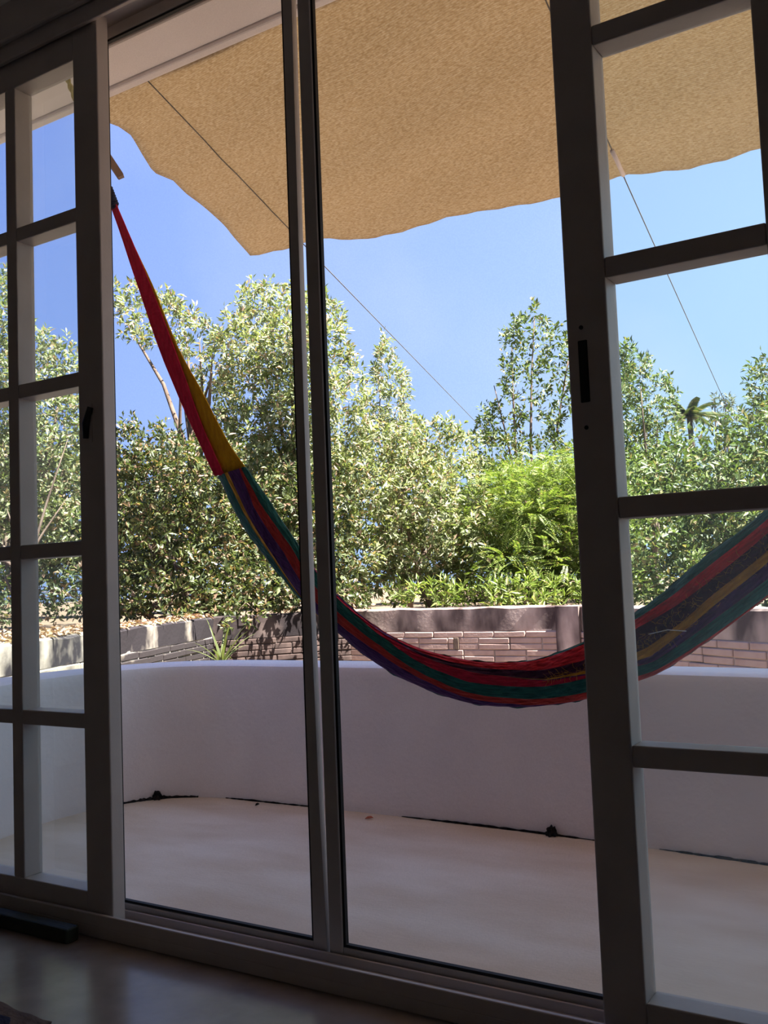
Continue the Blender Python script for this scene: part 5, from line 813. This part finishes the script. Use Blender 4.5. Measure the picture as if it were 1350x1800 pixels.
def cords(name, left, right, n, mat, label, r=0.0032, y_wob=0.0016, seed=0):
    rnd = random.Random(seed); b = MB()
    for k in range(n):
        u = (k+0.5)/n; off = rnd.uniform(-y_wob, y_wob)
        pts = []
        for i in range(25):
            t = i/24
            p = catmull(left, t)*(1-u) + catmull(right, t)*u
            p = p + np.array([rnd.uniform(-.0006, .0006), off*math.sin(math.pi*t*0.9+0.2), 0])
            pts.append(p)
        b.tube(pts, r, 5)
    o = b.build(name, mat, ham, True); o['label'] = label; o['kind'] = 'stuff'
    uvl = o.data.uv_layers.new(name='UVMap')
    co = o.data.vertices
    for lp in o.data.loops:
        c_ = co[lp.vertex_index].co; uvl.data[lp.index].uv = (c_.z, c_.x*0.3)
    return o
cords('end_cords', RED_LEFT, RED_RIGHT, 26, M['y_bright_red'], 'bundle of red end cords', seed=1)
cords('end_cords', YEL_LEFT, YEL_RIGHT, 30, M['y_bright_yellow'], 'fan of yellow end cords', seed=2)
# the other end, towards the right
EYE2 = (0.42, 2.47, 2.43)
uR, lR = Us[-1], Ls[-1]
mR = uR*0.5 + lR*0.5
def fan(a, b_, t0, t1):
    A = [tuple(uR + (lR-uR)*t0), tuple((uR + (lR-uR)*t0)*0.5 + np.array(EYE2)*0.5), EYE2]
    B = [tuple(uR + (lR-uR)*t1), tuple((uR + (lR-uR)*t1)*0.5 + np.array(EYE2)*0.5), EYE2]
    return A, B
A, B = fan(0, 0, 0.0, 0.5); cords('end_cords', A, B, 18, M['y_bright_yellow'], 'fan of yellow end cords', seed=3)
A, B = fan(0, 0, 0.5, 1.0); cords('end_cords', A, B, 18, M['y_bright_red'], 'bundle of red end cords', seed=4)
# dark whipping around the eye, with a few frayed ends
E_ = Vector(EYE)
def whipping(E, d, seed):
    b = MB(); rnd = random.Random(seed)
    for k in range(7):
        c = E + d*(0.011*k)
        ring = []
        ax = d.orthogonal().normalized(); ay = d.cross(ax).normalized()
        for j in range(13):
            a = 2*math.pi*j/12; ring.append(c + (ax*math.cos(a)+ay*math.sin(a))*0.0125 + d*0.009*j/12)
        b.tube(ring, 0.0062, 6)
    b.tube([E-d*0.03, E+d*0.085], 0.0115, 8)
    fr = MB()
    for k in range(4):
        s = E + d*rnd.uniform(0.03, 0.08)
        fr.tube([s, s+Vector((rnd.uniform(0.012, 0.03), -0.01, rnd.uniform(-0.006, 0.012)))], [0.0016, 0.0008], 4)
    o = b.build('whipping', M['navy'], ham, True); o['label'] = 'navy cord wrapped around the eye'; fr.build('frayed_end', M['navy'], o, True)
d1 = (Vector(RED_LEFT[1])*0.5+Vector(RED_RIGHT[1])*0.5 - E_).normalized()
whipping(E_ - d1*0.035, d1, 1)
d2 = (Vector(tuple(mR)) - Vector(EYE2)).normalized()
whipping(Vector(EYE2), d2, 2)
# loose frayed fibres along the golden stripe
b = MB(); rnd = random.Random(6)
for k in range(420):
    i = int(rnd.uniform(0.58, 0.98)*NS)
    t = Sh[i][3] + (Sh[i][4]-Sh[i][3])*rnd.uniform(-1.6, 1.15)
    p = Vector(tuple(ham_pt(i, min(max(t, 0.02), 0.98), -1)))
    pts = [p]
    v = Vector((rnd.uniform(-1, 1), -0.5, rnd.uniform(-1, 1))).normalized()
    for s in range(5):
        v = (v + Vector((rnd.uniform(-.45, .45), rnd.uniform(-.3, .2), rnd.uniform(-.45, .45)))).normalized()
        pts.append(pts[-1] + v*0.0046)
    b.tube(pts, [0.00042]*5+[0.0003], 4)
fz = b.build('frayed_fibres', M['y_yellow'], ham, True); fz['kind'] = 'stuff'
fz.data.uv_layers.new(name='UVMap')
th_a = Vector(tuple(ham_pt(142, 0.44, -1))) + Vector((0, -0.012, 0)); th_b = Vector(tuple(ham_pt(150, 0.66, -1))) + Vector((0, -0.008, 0))
b = MB(); b.tube([th_a, th_a*0.5+th_b*0.5+Vector((0.004, -0.01, 0.008)), th_b], 0.0013, 5); o = b.build('loose_thread', M['white_thread'], ham); o['label'] = 'loose white thread'

# hanging ropes
def rope(name, label, hook, eye, seed):
    r = empty(name, hook); tag(r, label, 'rope', 'ropes the hammock hangs from')
    H, E = Vector(hook), Vector(eye)
    b = MB()
    for s in range(2):
        pts = []
        for i in range(60):
            t = i/59; a = t*46 + s*math.pi
            c = H.lerp(E, t)
            d = (E-H).normalized(); ax = d.orthogonal().normalized(); ay = d.cross(ax)
            pts.append(c + (ax*math.cos(a)+ay*math.sin(a))*0.0050)
        b.tube(pts, 0.0058, 6)
    b.build('strand', M['rope'], r)
    b = MB()
    ring = [H + Vector((0.016*math.cos(a), 0, -0.012+0.018*math.sin(a))) for a in [2*math.pi*k/14 for k in range(15)]]
    b.tube(ring, 0.004, 6); b.tube([H, H+Vector((0, 0, 0.03))], 0.005, 6)
    b.build('hook', M['wire'], r)
    return r
rope('hanging_rope', 'yellow rope tied to the overhang above the left end of the hammock', ROPE_HOOK, tuple(E_-d1*0.06), 1)
rope('hanging_rope', 'yellow rope holding the right end of the hammock, out of the photo', (0.45, 2.20, 2.85), tuple(Vector(EYE2)-d2*0.03), 2)
# wooden stick knotted into the left rope
p0, p1 = Vector(TOGGLE[0]), Vector(TOGGLE[1])
d = (p0-p1).normalized(); sx = d.orthogonal().normalized(); sy = d.cross(sx)
V, F = [], []
for i, (tt, w, h) in enumerate([(0, .010, .006), (.04, .0125, .0085), (.5, .0128, .009), (.96, .0125, .0085), (1, .011, .007)]):
    c = p1.lerp(p0, tt)
    V += [c+sx*w+sy*h, c-sx*w+sy*h, c-sx*w-sy*h, c+sx*w-sy*h]
for i in range(4):
    for k in range(4): F.append((i*4+k, i*4+(k+1) % 4, (i+1)*4+(k+1) % 4, (i+1)*4+k))
F += [(3, 2, 1, 0), (16, 17, 18, 19)]
ts = mesh_py('wooden_stick', V, F, M['wood'])
tag(ts, 'short brown wooden stick hanging above the end of the hammock', 'stick')

# ------------------------------------------------------------------ small things on the terrace and floor
def debris(name, label, at, size, seed, cat):
    rnd = random.Random(seed)
    bm = bmesh.new()
    bmesh.ops.create_icosphere(bm, subdivisions=3, radius=1.0)
    for v in bm.verts:
        k = 1 + 0.28*math.sin(v.co.x*5+seed)*math.cos(v.co.y*6+v.co.z*4) + rnd.uniform(-0.10, 0.10)
        v.co = Vector((v.co.x*size[0]*k, v.co.y*size[1]*k, max(v.co.z, -0.25)*size[2]*k + 0.25*size[2]))
    me = bpy.data.meshes.new(name); bm.to_mesh(me); bm.free()
    o = link(name, me, M['debris']); o.location = at
    return tag(o, label, cat, 'drain clumps at the foot of the parapet')
debris('drain_clump', 'black clump in the drain hole at the left end of the parapet', (-3.268, 3.190, 0.0), (0.021, 0.018, 0.028), 1, 'drain')
debris('drain_clump', 'black clump in the drain hole under the hammock near the right leaf', (-1.418, 3.325, 0.0), (0.020, 0.017, 0.026), 2, 'drain')
def dirt_line(name, label, a, b, w, seed):
    """thin ridge of dirt left in the joint between floor and parapet; a, b: parameters along the parapet"""
    rnd = random.Random(seed); pts, rad = [], []
    n = 40
    for i in range(n+1):
        p = catmull(INNER, a + (b-a)*i/n); q = catmull(INNER, min(1, a + (b-a)*i/n + 0.004))
        t = Vector((q[0]-p[0], q[1]-p[1])).normalized()
        pts.append((p[0]+t.y*0.008, p[1]-t.x*0.008, 0.002))
        rad.append(max(0.0012, w*(0.35+0.65*math.sin(math.pi*i/n))*rnd.uniform(0.5, 1.3)))
    bb = MB(); bb.tube(pts, rad, 6)
    o = bb.build(name, M['debris']); return tag(o, label, 'dirt', 'dirt in the parapet joint')
def par_at(x, left=False):
    best = min(range(0, 2101), key=lambda k: abs(catmull(INNER, k/2100)[0]-x) + (0 if catmull(INNER, k/2100)[1] > 3.0 else 9))
    return best/2100
dirt_line('dirt_ridge', 'dark dirt on both sides of the left drain clump', par_at(-3.36), par_at(-3.12), 0.011, 1)
dirt_line('dirt_ridge', 'thin dark dirt line on the terrace left of the door posts', par_at(-2.98), par_at(-2.5), 0.0045, 2)
dirt_line('dirt_ridge', 'long dark dirt line leading to the right drain clump', par_at(-2.07), par_at(-1.25), 0.0055, 3)
dirt_line('dirt_ridge', 'dark dirt line seen through the right door leaf', par_at(-1.02), par_at(-0.5), 0.0050, 4)
def fallen_leaf(label, at, L, rz, mat):
    V = [(-L/2, 0, .002), (-L*.2, L*.22, .010), (L*.2, L*.2, .012), (L/2, 0, .006), (L*.2, -L*.2, .010), (-L*.2, -L*.22, .008), (0, 0, .003)]
    F = [(6, 0, 1), (6, 1, 2), (6, 2, 3), (6, 3, 4), (6, 4, 5), (6, 5, 0)]
    o = mesh_py('fallen_leaf', V, F, mat); o.location = at; o.rotation_euler = (0, 0, rz)
    md = o.modifiers.new('thickness', 'SOLIDIFY'); md.thickness = 0.0015
    return tag(o, label, 'leaf', 'fallen leaves on the terrace')
fallen_leaf('small curled red leaf on the terrace floor near the door posts', (-2.168, 3.262, 0.0), 0.035, 0.4, M['red_leaf'])
fallen_leaf('tiny dark leaf beside the dirt line at the parapet foot', (-2.748, 3.268, 0.0), 0.022, 1.2, M['debris'])
fallen_leaf('tiny reddish speck of a leaf in the middle of the terrace', (-1.735, 2.325, 0.0), 0.014, 0.2, M['red_leaf'])

bo = boxes_mesh('wooden_bar', [(-3.30, -2.185, 1.788, 1.832, 0.0, 0.040)], M['dark_wood'], None, 0.005)
tag(bo, 'dark wooden bar lying on the floor against the left leaf', 'wooden bar')
# folded cloth at the lower left corner
rnd = random.Random(3)
rows = []
V, F = [], []
NU, NV = 22, 12
cx, cy = -2.02, 1.335
for j in range(NV+1):
    for i in range(NU+1):
        u, v = i/NU*2-1, j/NV*2-1
        r = max(abs(u), abs(v))
        x = cx + u*0.20 + 0.01*math.sin(v*5); y = cy + v*0.115 + 0.008*math.sin(u*7)
        z = 0.004 + 0.034*max(0.0, 1-r**5) + 0.006*math.sin(u*8+v*3)*max(0, 1-r)
        V.append((x, y, z))
for j in range(NV):
    for i in range(NU):
        a = j*(NU+1)+i; F.append((a, a+1, a+NU+2, a+NU+1))
cl = empty('folded_cloth', (cx, cy, 0)); tag(cl, 'folded brown and navy cloth on the room floor in the corner', 'cloth')
o = mesh_py('cloth_layer', V, F, M['mat_rug'], cl, True); md = o.modifiers.new('thickness', 'SOLIDIFY'); md.thickness = 0.004
V2 = [(cx+(x-cx)*0.86+0.012, cy+(y-cy)*0.72-0.022, z+0.010) for x, y, z in V]
o = mesh_py('cloth_layer', V2, F, M['navy_fabric'], cl, True); md = o.modifiers.new('thickness', 'SOLIDIFY'); md.thickness = 0.004; o['label'] = 'navy upper layer'

# ------------------------------------------------------------------ trees and shrubs
def leaves_mesh(name, base, direc, normal, length, width, mat, parent, fold=0.25):
    """many diamond leaves with a folded midrib; base/direc/normal are (n,3)"""
    n = len(base)
    d = direc/np.linalg.norm(direc, axis=1, keepdims=True)
    s = np.cross(d, normal); ln = np.linalg.norm(s, axis=1, keepdims=True); s = s/np.maximum(ln, 1e-6)
    up = np.cross(s, d)
    L = length[:, None]; W = width[:, None]
    v0 = base
    v1 = base + d*L*0.45 + s*W*0.5 + up*W*fold
    v2 = base + d*L - up*L*0.08
    v3 = base + d*L*0.45 - s*W*0.5 + up*W*fold
    co = np.stack([v0, v1, v2, v3], axis=1).reshape(-1, 3)
    idx = (np.arange(n)*4)[:, None] + np.array([0, 1, 2, 0, 2, 3])[None, :]
    me = bpy.data.meshes.new(name)
    me.vertices.add(n*4); me.vertices.foreach_set('co', co.astype(np.float32).ravel())
    me.loops.add(n*6); me.loops.foreach_set('vertex_index', idx.astype(np.int32).ravel())
    me.polygons.add(n*2)
    me.polygons.foreach_set('loop_start', np.arange(0, n*6, 3, dtype=np.int32))
    me.update(calc_edges=True)
    me.validate()
    o = link(name, me, mat, parent)
    o['kind'] = 'stuff'
    return o

def blob_leaves(blobs, dens, per, llen, lwid, csize, up=0.35, shell=0.55, flat=1.0):
    B, D, N, LL, LW = [], [], [], [], []
    for (x, y, z, r) in blobs:
        nc = max(4, int(dens*(r/csize)**2*3.2))
        v = RNG.normal(size=(nc, 3)); v /= np.linalg.norm(v, axis=1, keepdims=True)
        rad = r*(shell + (1-shell)*RNG.random((nc, 1)))*RNG.uniform(0.85, 1.12, (nc, 1))
        c = np.array([x, y, z]) + v*rad*np.array([1, 1, flat])
        ax = v + np.array([0, 0, up]) + RNG.normal(size=(nc, 3))*0.45
        ax /= np.linalg.norm(ax, axis=1, keepdims=True)
        k = per
        cc = np.repeat(c, k, 0); aa = np.repeat(ax, k, 0)
        t = RNG.random((nc*k, 1))
        rad_d = RNG.normal(size=(nc*k, 3)); rad_d -= aa*np.sum(rad_d*aa, 1, keepdims=True)
        rad_d /= np.linalg.norm(rad_d, axis=1, keepdims=True)
        B.append(cc + aa*(t-0.5)*csize*1.5 + rad_d*0.01)
        D.append(rad_d*0.9 + aa*(0.45+0.6*t))
        N.append(aa + RNG.normal(size=(nc*k, 3))*0.35 + np.array([0, 0, 0.4]))
        LL.append(llen*RNG.uniform(0.6, 1.25, nc*k)); LW.append(lwid*RNG.uniform(0.7, 1.25, nc*k))
    return np.concatenate(B), np.concatenate(D), np.concatenate(N), np.concatenate(LL), np.concatenate(LW)

def clear_of_walls(arrs, spill=False):
    """drop leaves that would sit inside the boundary walls (or in front of them, unless they spill over)"""
    P = arrs[0]; keep = np.ones(len(P), bool)
    for (a, c) in zip(WP[:-1], WP[1:]):
        a, c = np.array(a), np.array(c); d = (c-a)/np.linalg.norm(c-a); nr = np.array([-d[1], d[0]])
        if nr @ (np.array([-6.0, 12.0])-a) < 0: nr = -nr
        s = (P[:, :2]-a) @ d; q = (P[:, :2]-a) @ nr
        along_ = (s > -0.1) & (s < np.linalg.norm(c-a)+0.1)
        lo = -0.10 if spill else -2.5
        keep &= ~(along_ & (q > lo) & (q < 0.20) & (P[:, 2] < 0.74))
        if not spill: keep &= ~(along_ & (q > -2.5) & (q < -0.45))
    return tuple(x[keep] for x in arrs)

def limbs(root, base, blobs, r0, mat, n_limbs, seed, stems=1):
    """trunks from the soil and limbs reaching into the crown"""
    rnd = random.Random(seed)
    base = Vector(base)
    top = max(blobs, key=lambda b: b[2])
    cen = Vector((sum(b[0] for b in blobs)/len(blobs), sum(b[1] for b in blobs)/len(blobs), sum(b[2] for b in blobs)/len(blobs)))
    picks = sorted(blobs, key=lambda b: -b[3])[:max(n_limbs*2, 6)]
    rnd.shuffle(picks)
    mid = base.lerp(Vector((cen.x, cen.y, cen.z)), 0.55)
    b = MB()
    pts = [base + (mid-base)*t + Vector((0.05*math.sin(t*5+seed), 0.05*math.cos(t*4), 0)) for t in (0, .25, .5, .75, 1)]
    b.tube(pts, [r0, r0*.9, r0*.8, r0*.72, r0*.62], 9)
    tr = b.build('trunk', mat, root)
    for (x, y, z, r) in picks[:n_limbs]:
        e = Vector((x, y, z))
        s = pts[rnd.choice((2, 3, 4))]
        m = s.lerp(e, 0.5) + Vector((rnd.uniform(-.12, .12), rnd.uniform(-.12, .12), rnd.uniform(0, .15)))
        b = MB(); b.tube([s, s.lerp(m, .5), m, m.lerp(e, .5), e], [r0*.5, r0*.42, r0*.32, r0*.22, r0*.10], 6)
        b.build('branch', mat, tr)
    return tr

def tree(name, label, key, base, mat, dens=1.0, per=10, llen=0.065, lwid=0.024, csize=0.085, r0=0.06, n_limbs=6, bark='bark', cat='tree', group=None, seed=1, up=0.35, shell=0.5):
    blobs = TREE_BLOBS[key]
    root = empty(name, base); tag(root, label, cat, group)
    leaves_mesh('foliage', *clear_of_walls(blob_leaves(blobs, dens, per, llen, lwid, csize, up, shell), key in ('L13', 'L14')), M[mat], root)
    limbs(root, base, blobs, r0, M[bark], n_limbs, seed)
    return root

def base_of(key, z=0.60, lift=0.0):
    bl = TREE_BLOBS[key]
    return (sum(b[0] for b in bl)/len(bl), sum(b[1] for b in bl)/len(bl)+0.15, z)

G1 = 'trees beyond the boundary wall'
G2 = 'shrubs beyond the boundary wall'
tree('silver_tree', 'silvery green tree seen through the left door leaf', 'L1', base_of('L1'), 'leaf_silver', 1.05, group=G1, seed=1)
tree('leafy_shrub', 'green shrub low behind the stained wall at the far left', 'L1b', base_of('L1b'), 'leaf_green', 1.2, 10, 0.06, 0.026, r0=0.03, cat='shrub', group=G2, seed=2)
tree('silver_tree', 'loose silvery tree beside the upper end of the hammock', 'L2', base_of('L2'), 'leaf_silver', 0.62, group=G1, seed=3, n_limbs=9)
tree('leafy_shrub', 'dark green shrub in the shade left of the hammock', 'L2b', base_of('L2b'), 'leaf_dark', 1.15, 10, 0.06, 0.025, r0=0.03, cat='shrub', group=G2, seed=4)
tree('silver_tree', 'tall dense silvery tree behind the two door posts', 'L3', base_of('L3'), 'leaf_silver', 1.15, group=G1, seed=5, n_limbs=9)
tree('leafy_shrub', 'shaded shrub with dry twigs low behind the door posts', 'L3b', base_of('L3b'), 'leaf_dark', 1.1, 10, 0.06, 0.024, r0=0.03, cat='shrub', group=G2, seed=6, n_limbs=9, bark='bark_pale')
tree('pointed_tree', 'slender pointed tree rising in the middle under the wire', 'L4', base_of('L4'), 'leaf_silver', 0.75, 9, 0.062, 0.022, 0.075, r0=0.035, n_limbs=7, group=G1, seed=7)
tree('leafy_shrub', 'pale olive shrub in the middle right of the door posts', 'L5', base_of('L5'), 'leaf_silver', 1.1, r0=0.04, cat='shrub', group=G2, seed=8)
tree('leafy_shrub', 'green shrub at the foot of the tall open tree', 'L6b', base_of('L6b'), 'leaf_green', 0.5, r0=0.04, cat='shrub', group=G2, seed=9)
tree('leafy_tree', 'bluish green tree behind the right door leaf', 'L8', base_of('L8'), 'leaf_green', 0.8, r0=0.05, group=G1, seed=10)
tree('leafy_shrub', 'broad green shrub behind the hammock in the right leaf', 'L9', base_of('L9'), 'leaf_green', 0.85, 10, 0.062, 0.026, r0=0.05, cat='shrub', group=G2, seed=11, n_limbs=8)
tree('leafy_tree', 'bushy tree at the right edge above the broad shrub', 'L10', base_of('L10'), 'leaf_green', 0.8, r0=0.06, group=G1, seed=12)
tree('far_tree', 'small hazy grey tree far off beside the palm', 'L12', base_of('L12'), 'leaf_far', 0.7, 9, 0.09, 0.035, 0.12, r0=0.08, n_limbs=4, group=G1, seed=13)
tree('hedge', 'long leafy thicket behind the trees on the left', 'LB1', base_of('LB1'), 'leaf_dark', 1.0, 10, 0.11, 0.052, 0.13, r0=0.08, n_limbs=10, cat='hedge', seed=14)
tree('hedge', 'long leafy thicket behind the trees on the right', 'LB2', base_of('LB2'), 'leaf_green', 1.0, 10, 0.11, 0.052, 0.13, r0=0.08, n_limbs=10, cat='hedge', seed=15)
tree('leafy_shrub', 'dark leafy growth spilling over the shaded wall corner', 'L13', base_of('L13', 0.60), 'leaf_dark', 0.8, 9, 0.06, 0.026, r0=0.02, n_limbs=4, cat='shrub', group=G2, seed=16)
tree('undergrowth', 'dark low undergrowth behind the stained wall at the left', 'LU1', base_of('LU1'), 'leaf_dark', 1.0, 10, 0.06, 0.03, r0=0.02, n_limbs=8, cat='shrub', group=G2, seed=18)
tree('ground_cover', 'bright low green plants along the top of the brick wall', 'L14', base_of('L14'), 'leaf_feather', 0.7, 8, 0.085, 0.020, 0.07, r0=0.012, n_limbs=4, cat='plant', seed=17, up=1.2)

# tall open tree with several dark stems
root = empty('open_tree', (-4.55, 10.3, 0.60)); tag(root, 'tall open tree with dark slender stems left of the right leaf', 'tree', G1)
bl = TREE_BLOBS['L6']
leaves_mesh('foliage', *blob_leaves(bl, 0.34, 8, 0.066, 0.028, 0.080, 0.3, 0.2), M['leaf_green'], root)
rnd = random.Random(21)
stem_pts = []
for k, (x, y, z) in enumerate([(-4.50, 10.20, 3.65), (-4.26, 10.34, 3.95), (-3.95, 10.52, 3.55), (-4.78, 10.10, 3.15), (-3.75, 10.60, 3.2)]):
    s = Vector((-4.62+0.16*k-0.1, 10.28+0.03*k, 0.60)); e = Vector((x, y, z))
    pts = [s.lerp(e, t) + Vector((0.06*math.sin(t*4+k), 0.05*math.cos(t*5+k), 0)) for t in (0, .2, .4, .6, .8, 1)]
    b = MB(); b.tube(pts, [.026, .023, .019, .015, .010, .005], 7); b.build('stem', M['bark'], root)
    stem_pts += pts[2:5]
for (x, y, z, r) in [q for q in bl if q[3] > 0.09][:34]:
    e = Vector((x, y, z)); s = min(stem_pts, key=lambda p: (p-e+Vector((0, 0, 0.5))).length)
    m = s.lerp(e, .55) + Vector((rnd.uniform(-.05, .05), 0, rnd.uniform(0, .1)))
    b = MB(); b.tube([s, m, e], [.009, .006, .003], 5); b.build('branch', M['bark'], root)

# feathery shrub
def feathery(name, label, key, nf, mat, group):
    bl = TREE_BLOBS[key]; base = base_of(key)
    root = empty(name, base); tag(root, label, 'shrub', group)
    tot = sum(b[3]**2 for b in bl)
    Bs, Ds, Ns, LLs, LWs = [], [], [], [], []
    for (x, y, z, r) in bl:
        n = max(6, int(nf*r*r/tot))
        v = RNG.normal(size=(n, 3)); v /= np.linalg.norm(v, axis=1, keepdims=True)
        c = np.array([x, y, z]) + v*r*(0.5+0.55*RNG.random((n, 1)))
        d = v*np.array([1, 1, .4]) + RNG.normal(size=(n, 3))*0.5 + np.array([0.1, 0, 0.15]); d /= np.linalg.norm(d, axis=1, keepdims=True)
        s = np.cross(d, np.array([0, 0, 1.0]) + RNG.normal(size=(n, 3))*0.3); s /= np.linalg.norm(s, axis=1, keepdims=True)
        u = np.cross(s, d)
        Lf = RNG.uniform(0.12, 0.22, (n, 1))
        for k in range(13):
            t = (k+0.5)/13
            p = c + d*Lf*t - u*Lf*0.35*t*t
            for sg in (-1, 1):
                Bs.append(p); Ds.append(s*sg + d*0.55); Ns.append(u + RNG.normal(size=(n, 3))*0.15)
                LLs.append(np.full(n, 0.040*(1-0.5*abs(t-0.45)))); LWs.append(np.full(n, 0.011))
    leaves_mesh('foliage', np.concatenate(Bs), np.concatenate(Ds), np.concatenate(Ns), np.concatenate(LLs), np.concatenate(LWs), M[mat], root, 0.1)
    limbs(root, base, bl, 0.03, M['bark_pale'], 10, 33)
    return root
feathery('feathery_shrub', 'bright feathery leaved shrub just left of the right leaf', 'L7', 3800, 'leaf_feather', G2)

# far palm
pc_ = Vector((-3.81, 15.14, 3.30))
root = empty('palm_tree', (pc_.x, pc_.y, 0.60)); tag(root, 'small far palm seen through the right leaf', 'tree', G1)
b = MB(); b.tube([(pc_.x, pc_.y, .6), (pc_.x+.05, pc_.y, 2.0), tuple(pc_)], [.06, .05, .04], 8); b.build('trunk', M['bark'], root)
rnd = random.Random(8)
for k in range(20):
    a = 2*math.pi*k/20*3 + rnd.uniform(-.15, .15); el = rnd.uniform(0.0, 1.3); L = rnd.uniform(.45, .62)
    h = Vector((math.cos(a)*math.cos(el), math.sin(a)*math.cos(el), math.sin(el)))
    pts = [pc_ + h*L*t - Vector((0, 0, 0.42*L*t*t)) for t in [i/8 for i in range(9)]]
    Vv, Ff = tube_geo(pts, [.012*(1-i/10) for i in range(9)], 4)
    mbx = MB(); mbx.add(Vv, Ff)
    side = h.cross(Vector((0, 0, 1))).normalized()
    for i in range(1, 9):
        for q in (0, .25, .5, .75):
            p = pts[i-1].lerp(pts[i], q)
            for sg in (-1, 1):
                tip = p + side*sg*0.15*(1-i/14) + h*0.07 - Vector((0, 0, .08))
                w = h*0.016
                mbx.add([p-w, p+w, tip], [(0, 1, 2)])
    mbx.build('frond', M['leaf_dark'], root, False)

# spiky plant in the shade of the wall corner
root = empty('spiky_plant', (-4.92, 5.55, -0.90)); tag(root, 'long leaved spiky plant in the dark wall corner', 'plant')
b = MB(); b.tube([(-4.92, 5.55, -0.9), (-4.93, 5.54, -0.2), (-4.95, 5.52, 0.36)], [.035, .03, .025], 8); b.build('stem', M['bark_pale'], root)
rnd = random.Random(12); c0 = Vector((-4.95, 5.52, 0.36))
for k in range(16):
    a = 2*math.pi*k/16 + rnd.uniform(-.2, .2); el = rnd.uniform(.25, 1.35); L = rnd.uniform(.32, .55)
    h = Vector((math.cos(a)*math.cos(el), math.sin(a)*math.cos(el), math.sin(el)))
    side = h.cross(Vector((0, 0, 1))).normalized(); nn = side.cross(h)
    V, F = [], []
    for i in range(6):
        t = i/5; p = c0 + h*L*t - Vector((0, 0, .30*L*t*t)); w = .014*(1-t)**.7 + .0008
        V += [p-side*w, p+nn*w*.4, p+side*w]
    for i in range(5):
        for q in (0, 1): F.append((i*3+q, i*3+q+1, i*3+q+4, i*3+q+3))
    mesh_py('long_leaf', V, F, M['leaf_dark'], root, True)

# dry leaf litter on the left wall top and the soil behind it
n = 5200
t = 0.14 + 0.86*RNG.random(n); A = np.array(WP[0]); B_ = np.array(WP[1]); dirv = (B_-A)/np.linalg.norm(B_-A); nrm = np.array([-dirv[1], dirv[0]])
if nrm @ (np.array([-8, 4])-A) < 0: nrm = -nrm
depth = np.abs(RNG.normal(size=n))*0.55 + 0.02
xy = A + (B_-A)*t[:, None]*1.0 + nrm*depth[:, None]
zz = np.where(depth < 0.15, 0.704, 0.62) + RNG.random(n)*0.05*np.clip(depth*3, 0.1, 1.4)
base = np.column_stack([xy, zz])
dd = RNG.normal(size=(n, 3))*np.array([1, 1, .25]); nn_ = RNG.normal(size=(n, 3))*0.5 + np.array([0, 0, 1.0])
lt = leaves_mesh('leaf_litter', base, dd, nn_, RNG.uniform(.035, .07, n), RNG.uniform(.015, .03, n), M['litter'], None, 0.4)
tag(lt, 'dry brown fallen leaves on the stained wall and soil at the left', 'leaf litter', kind='stuff')
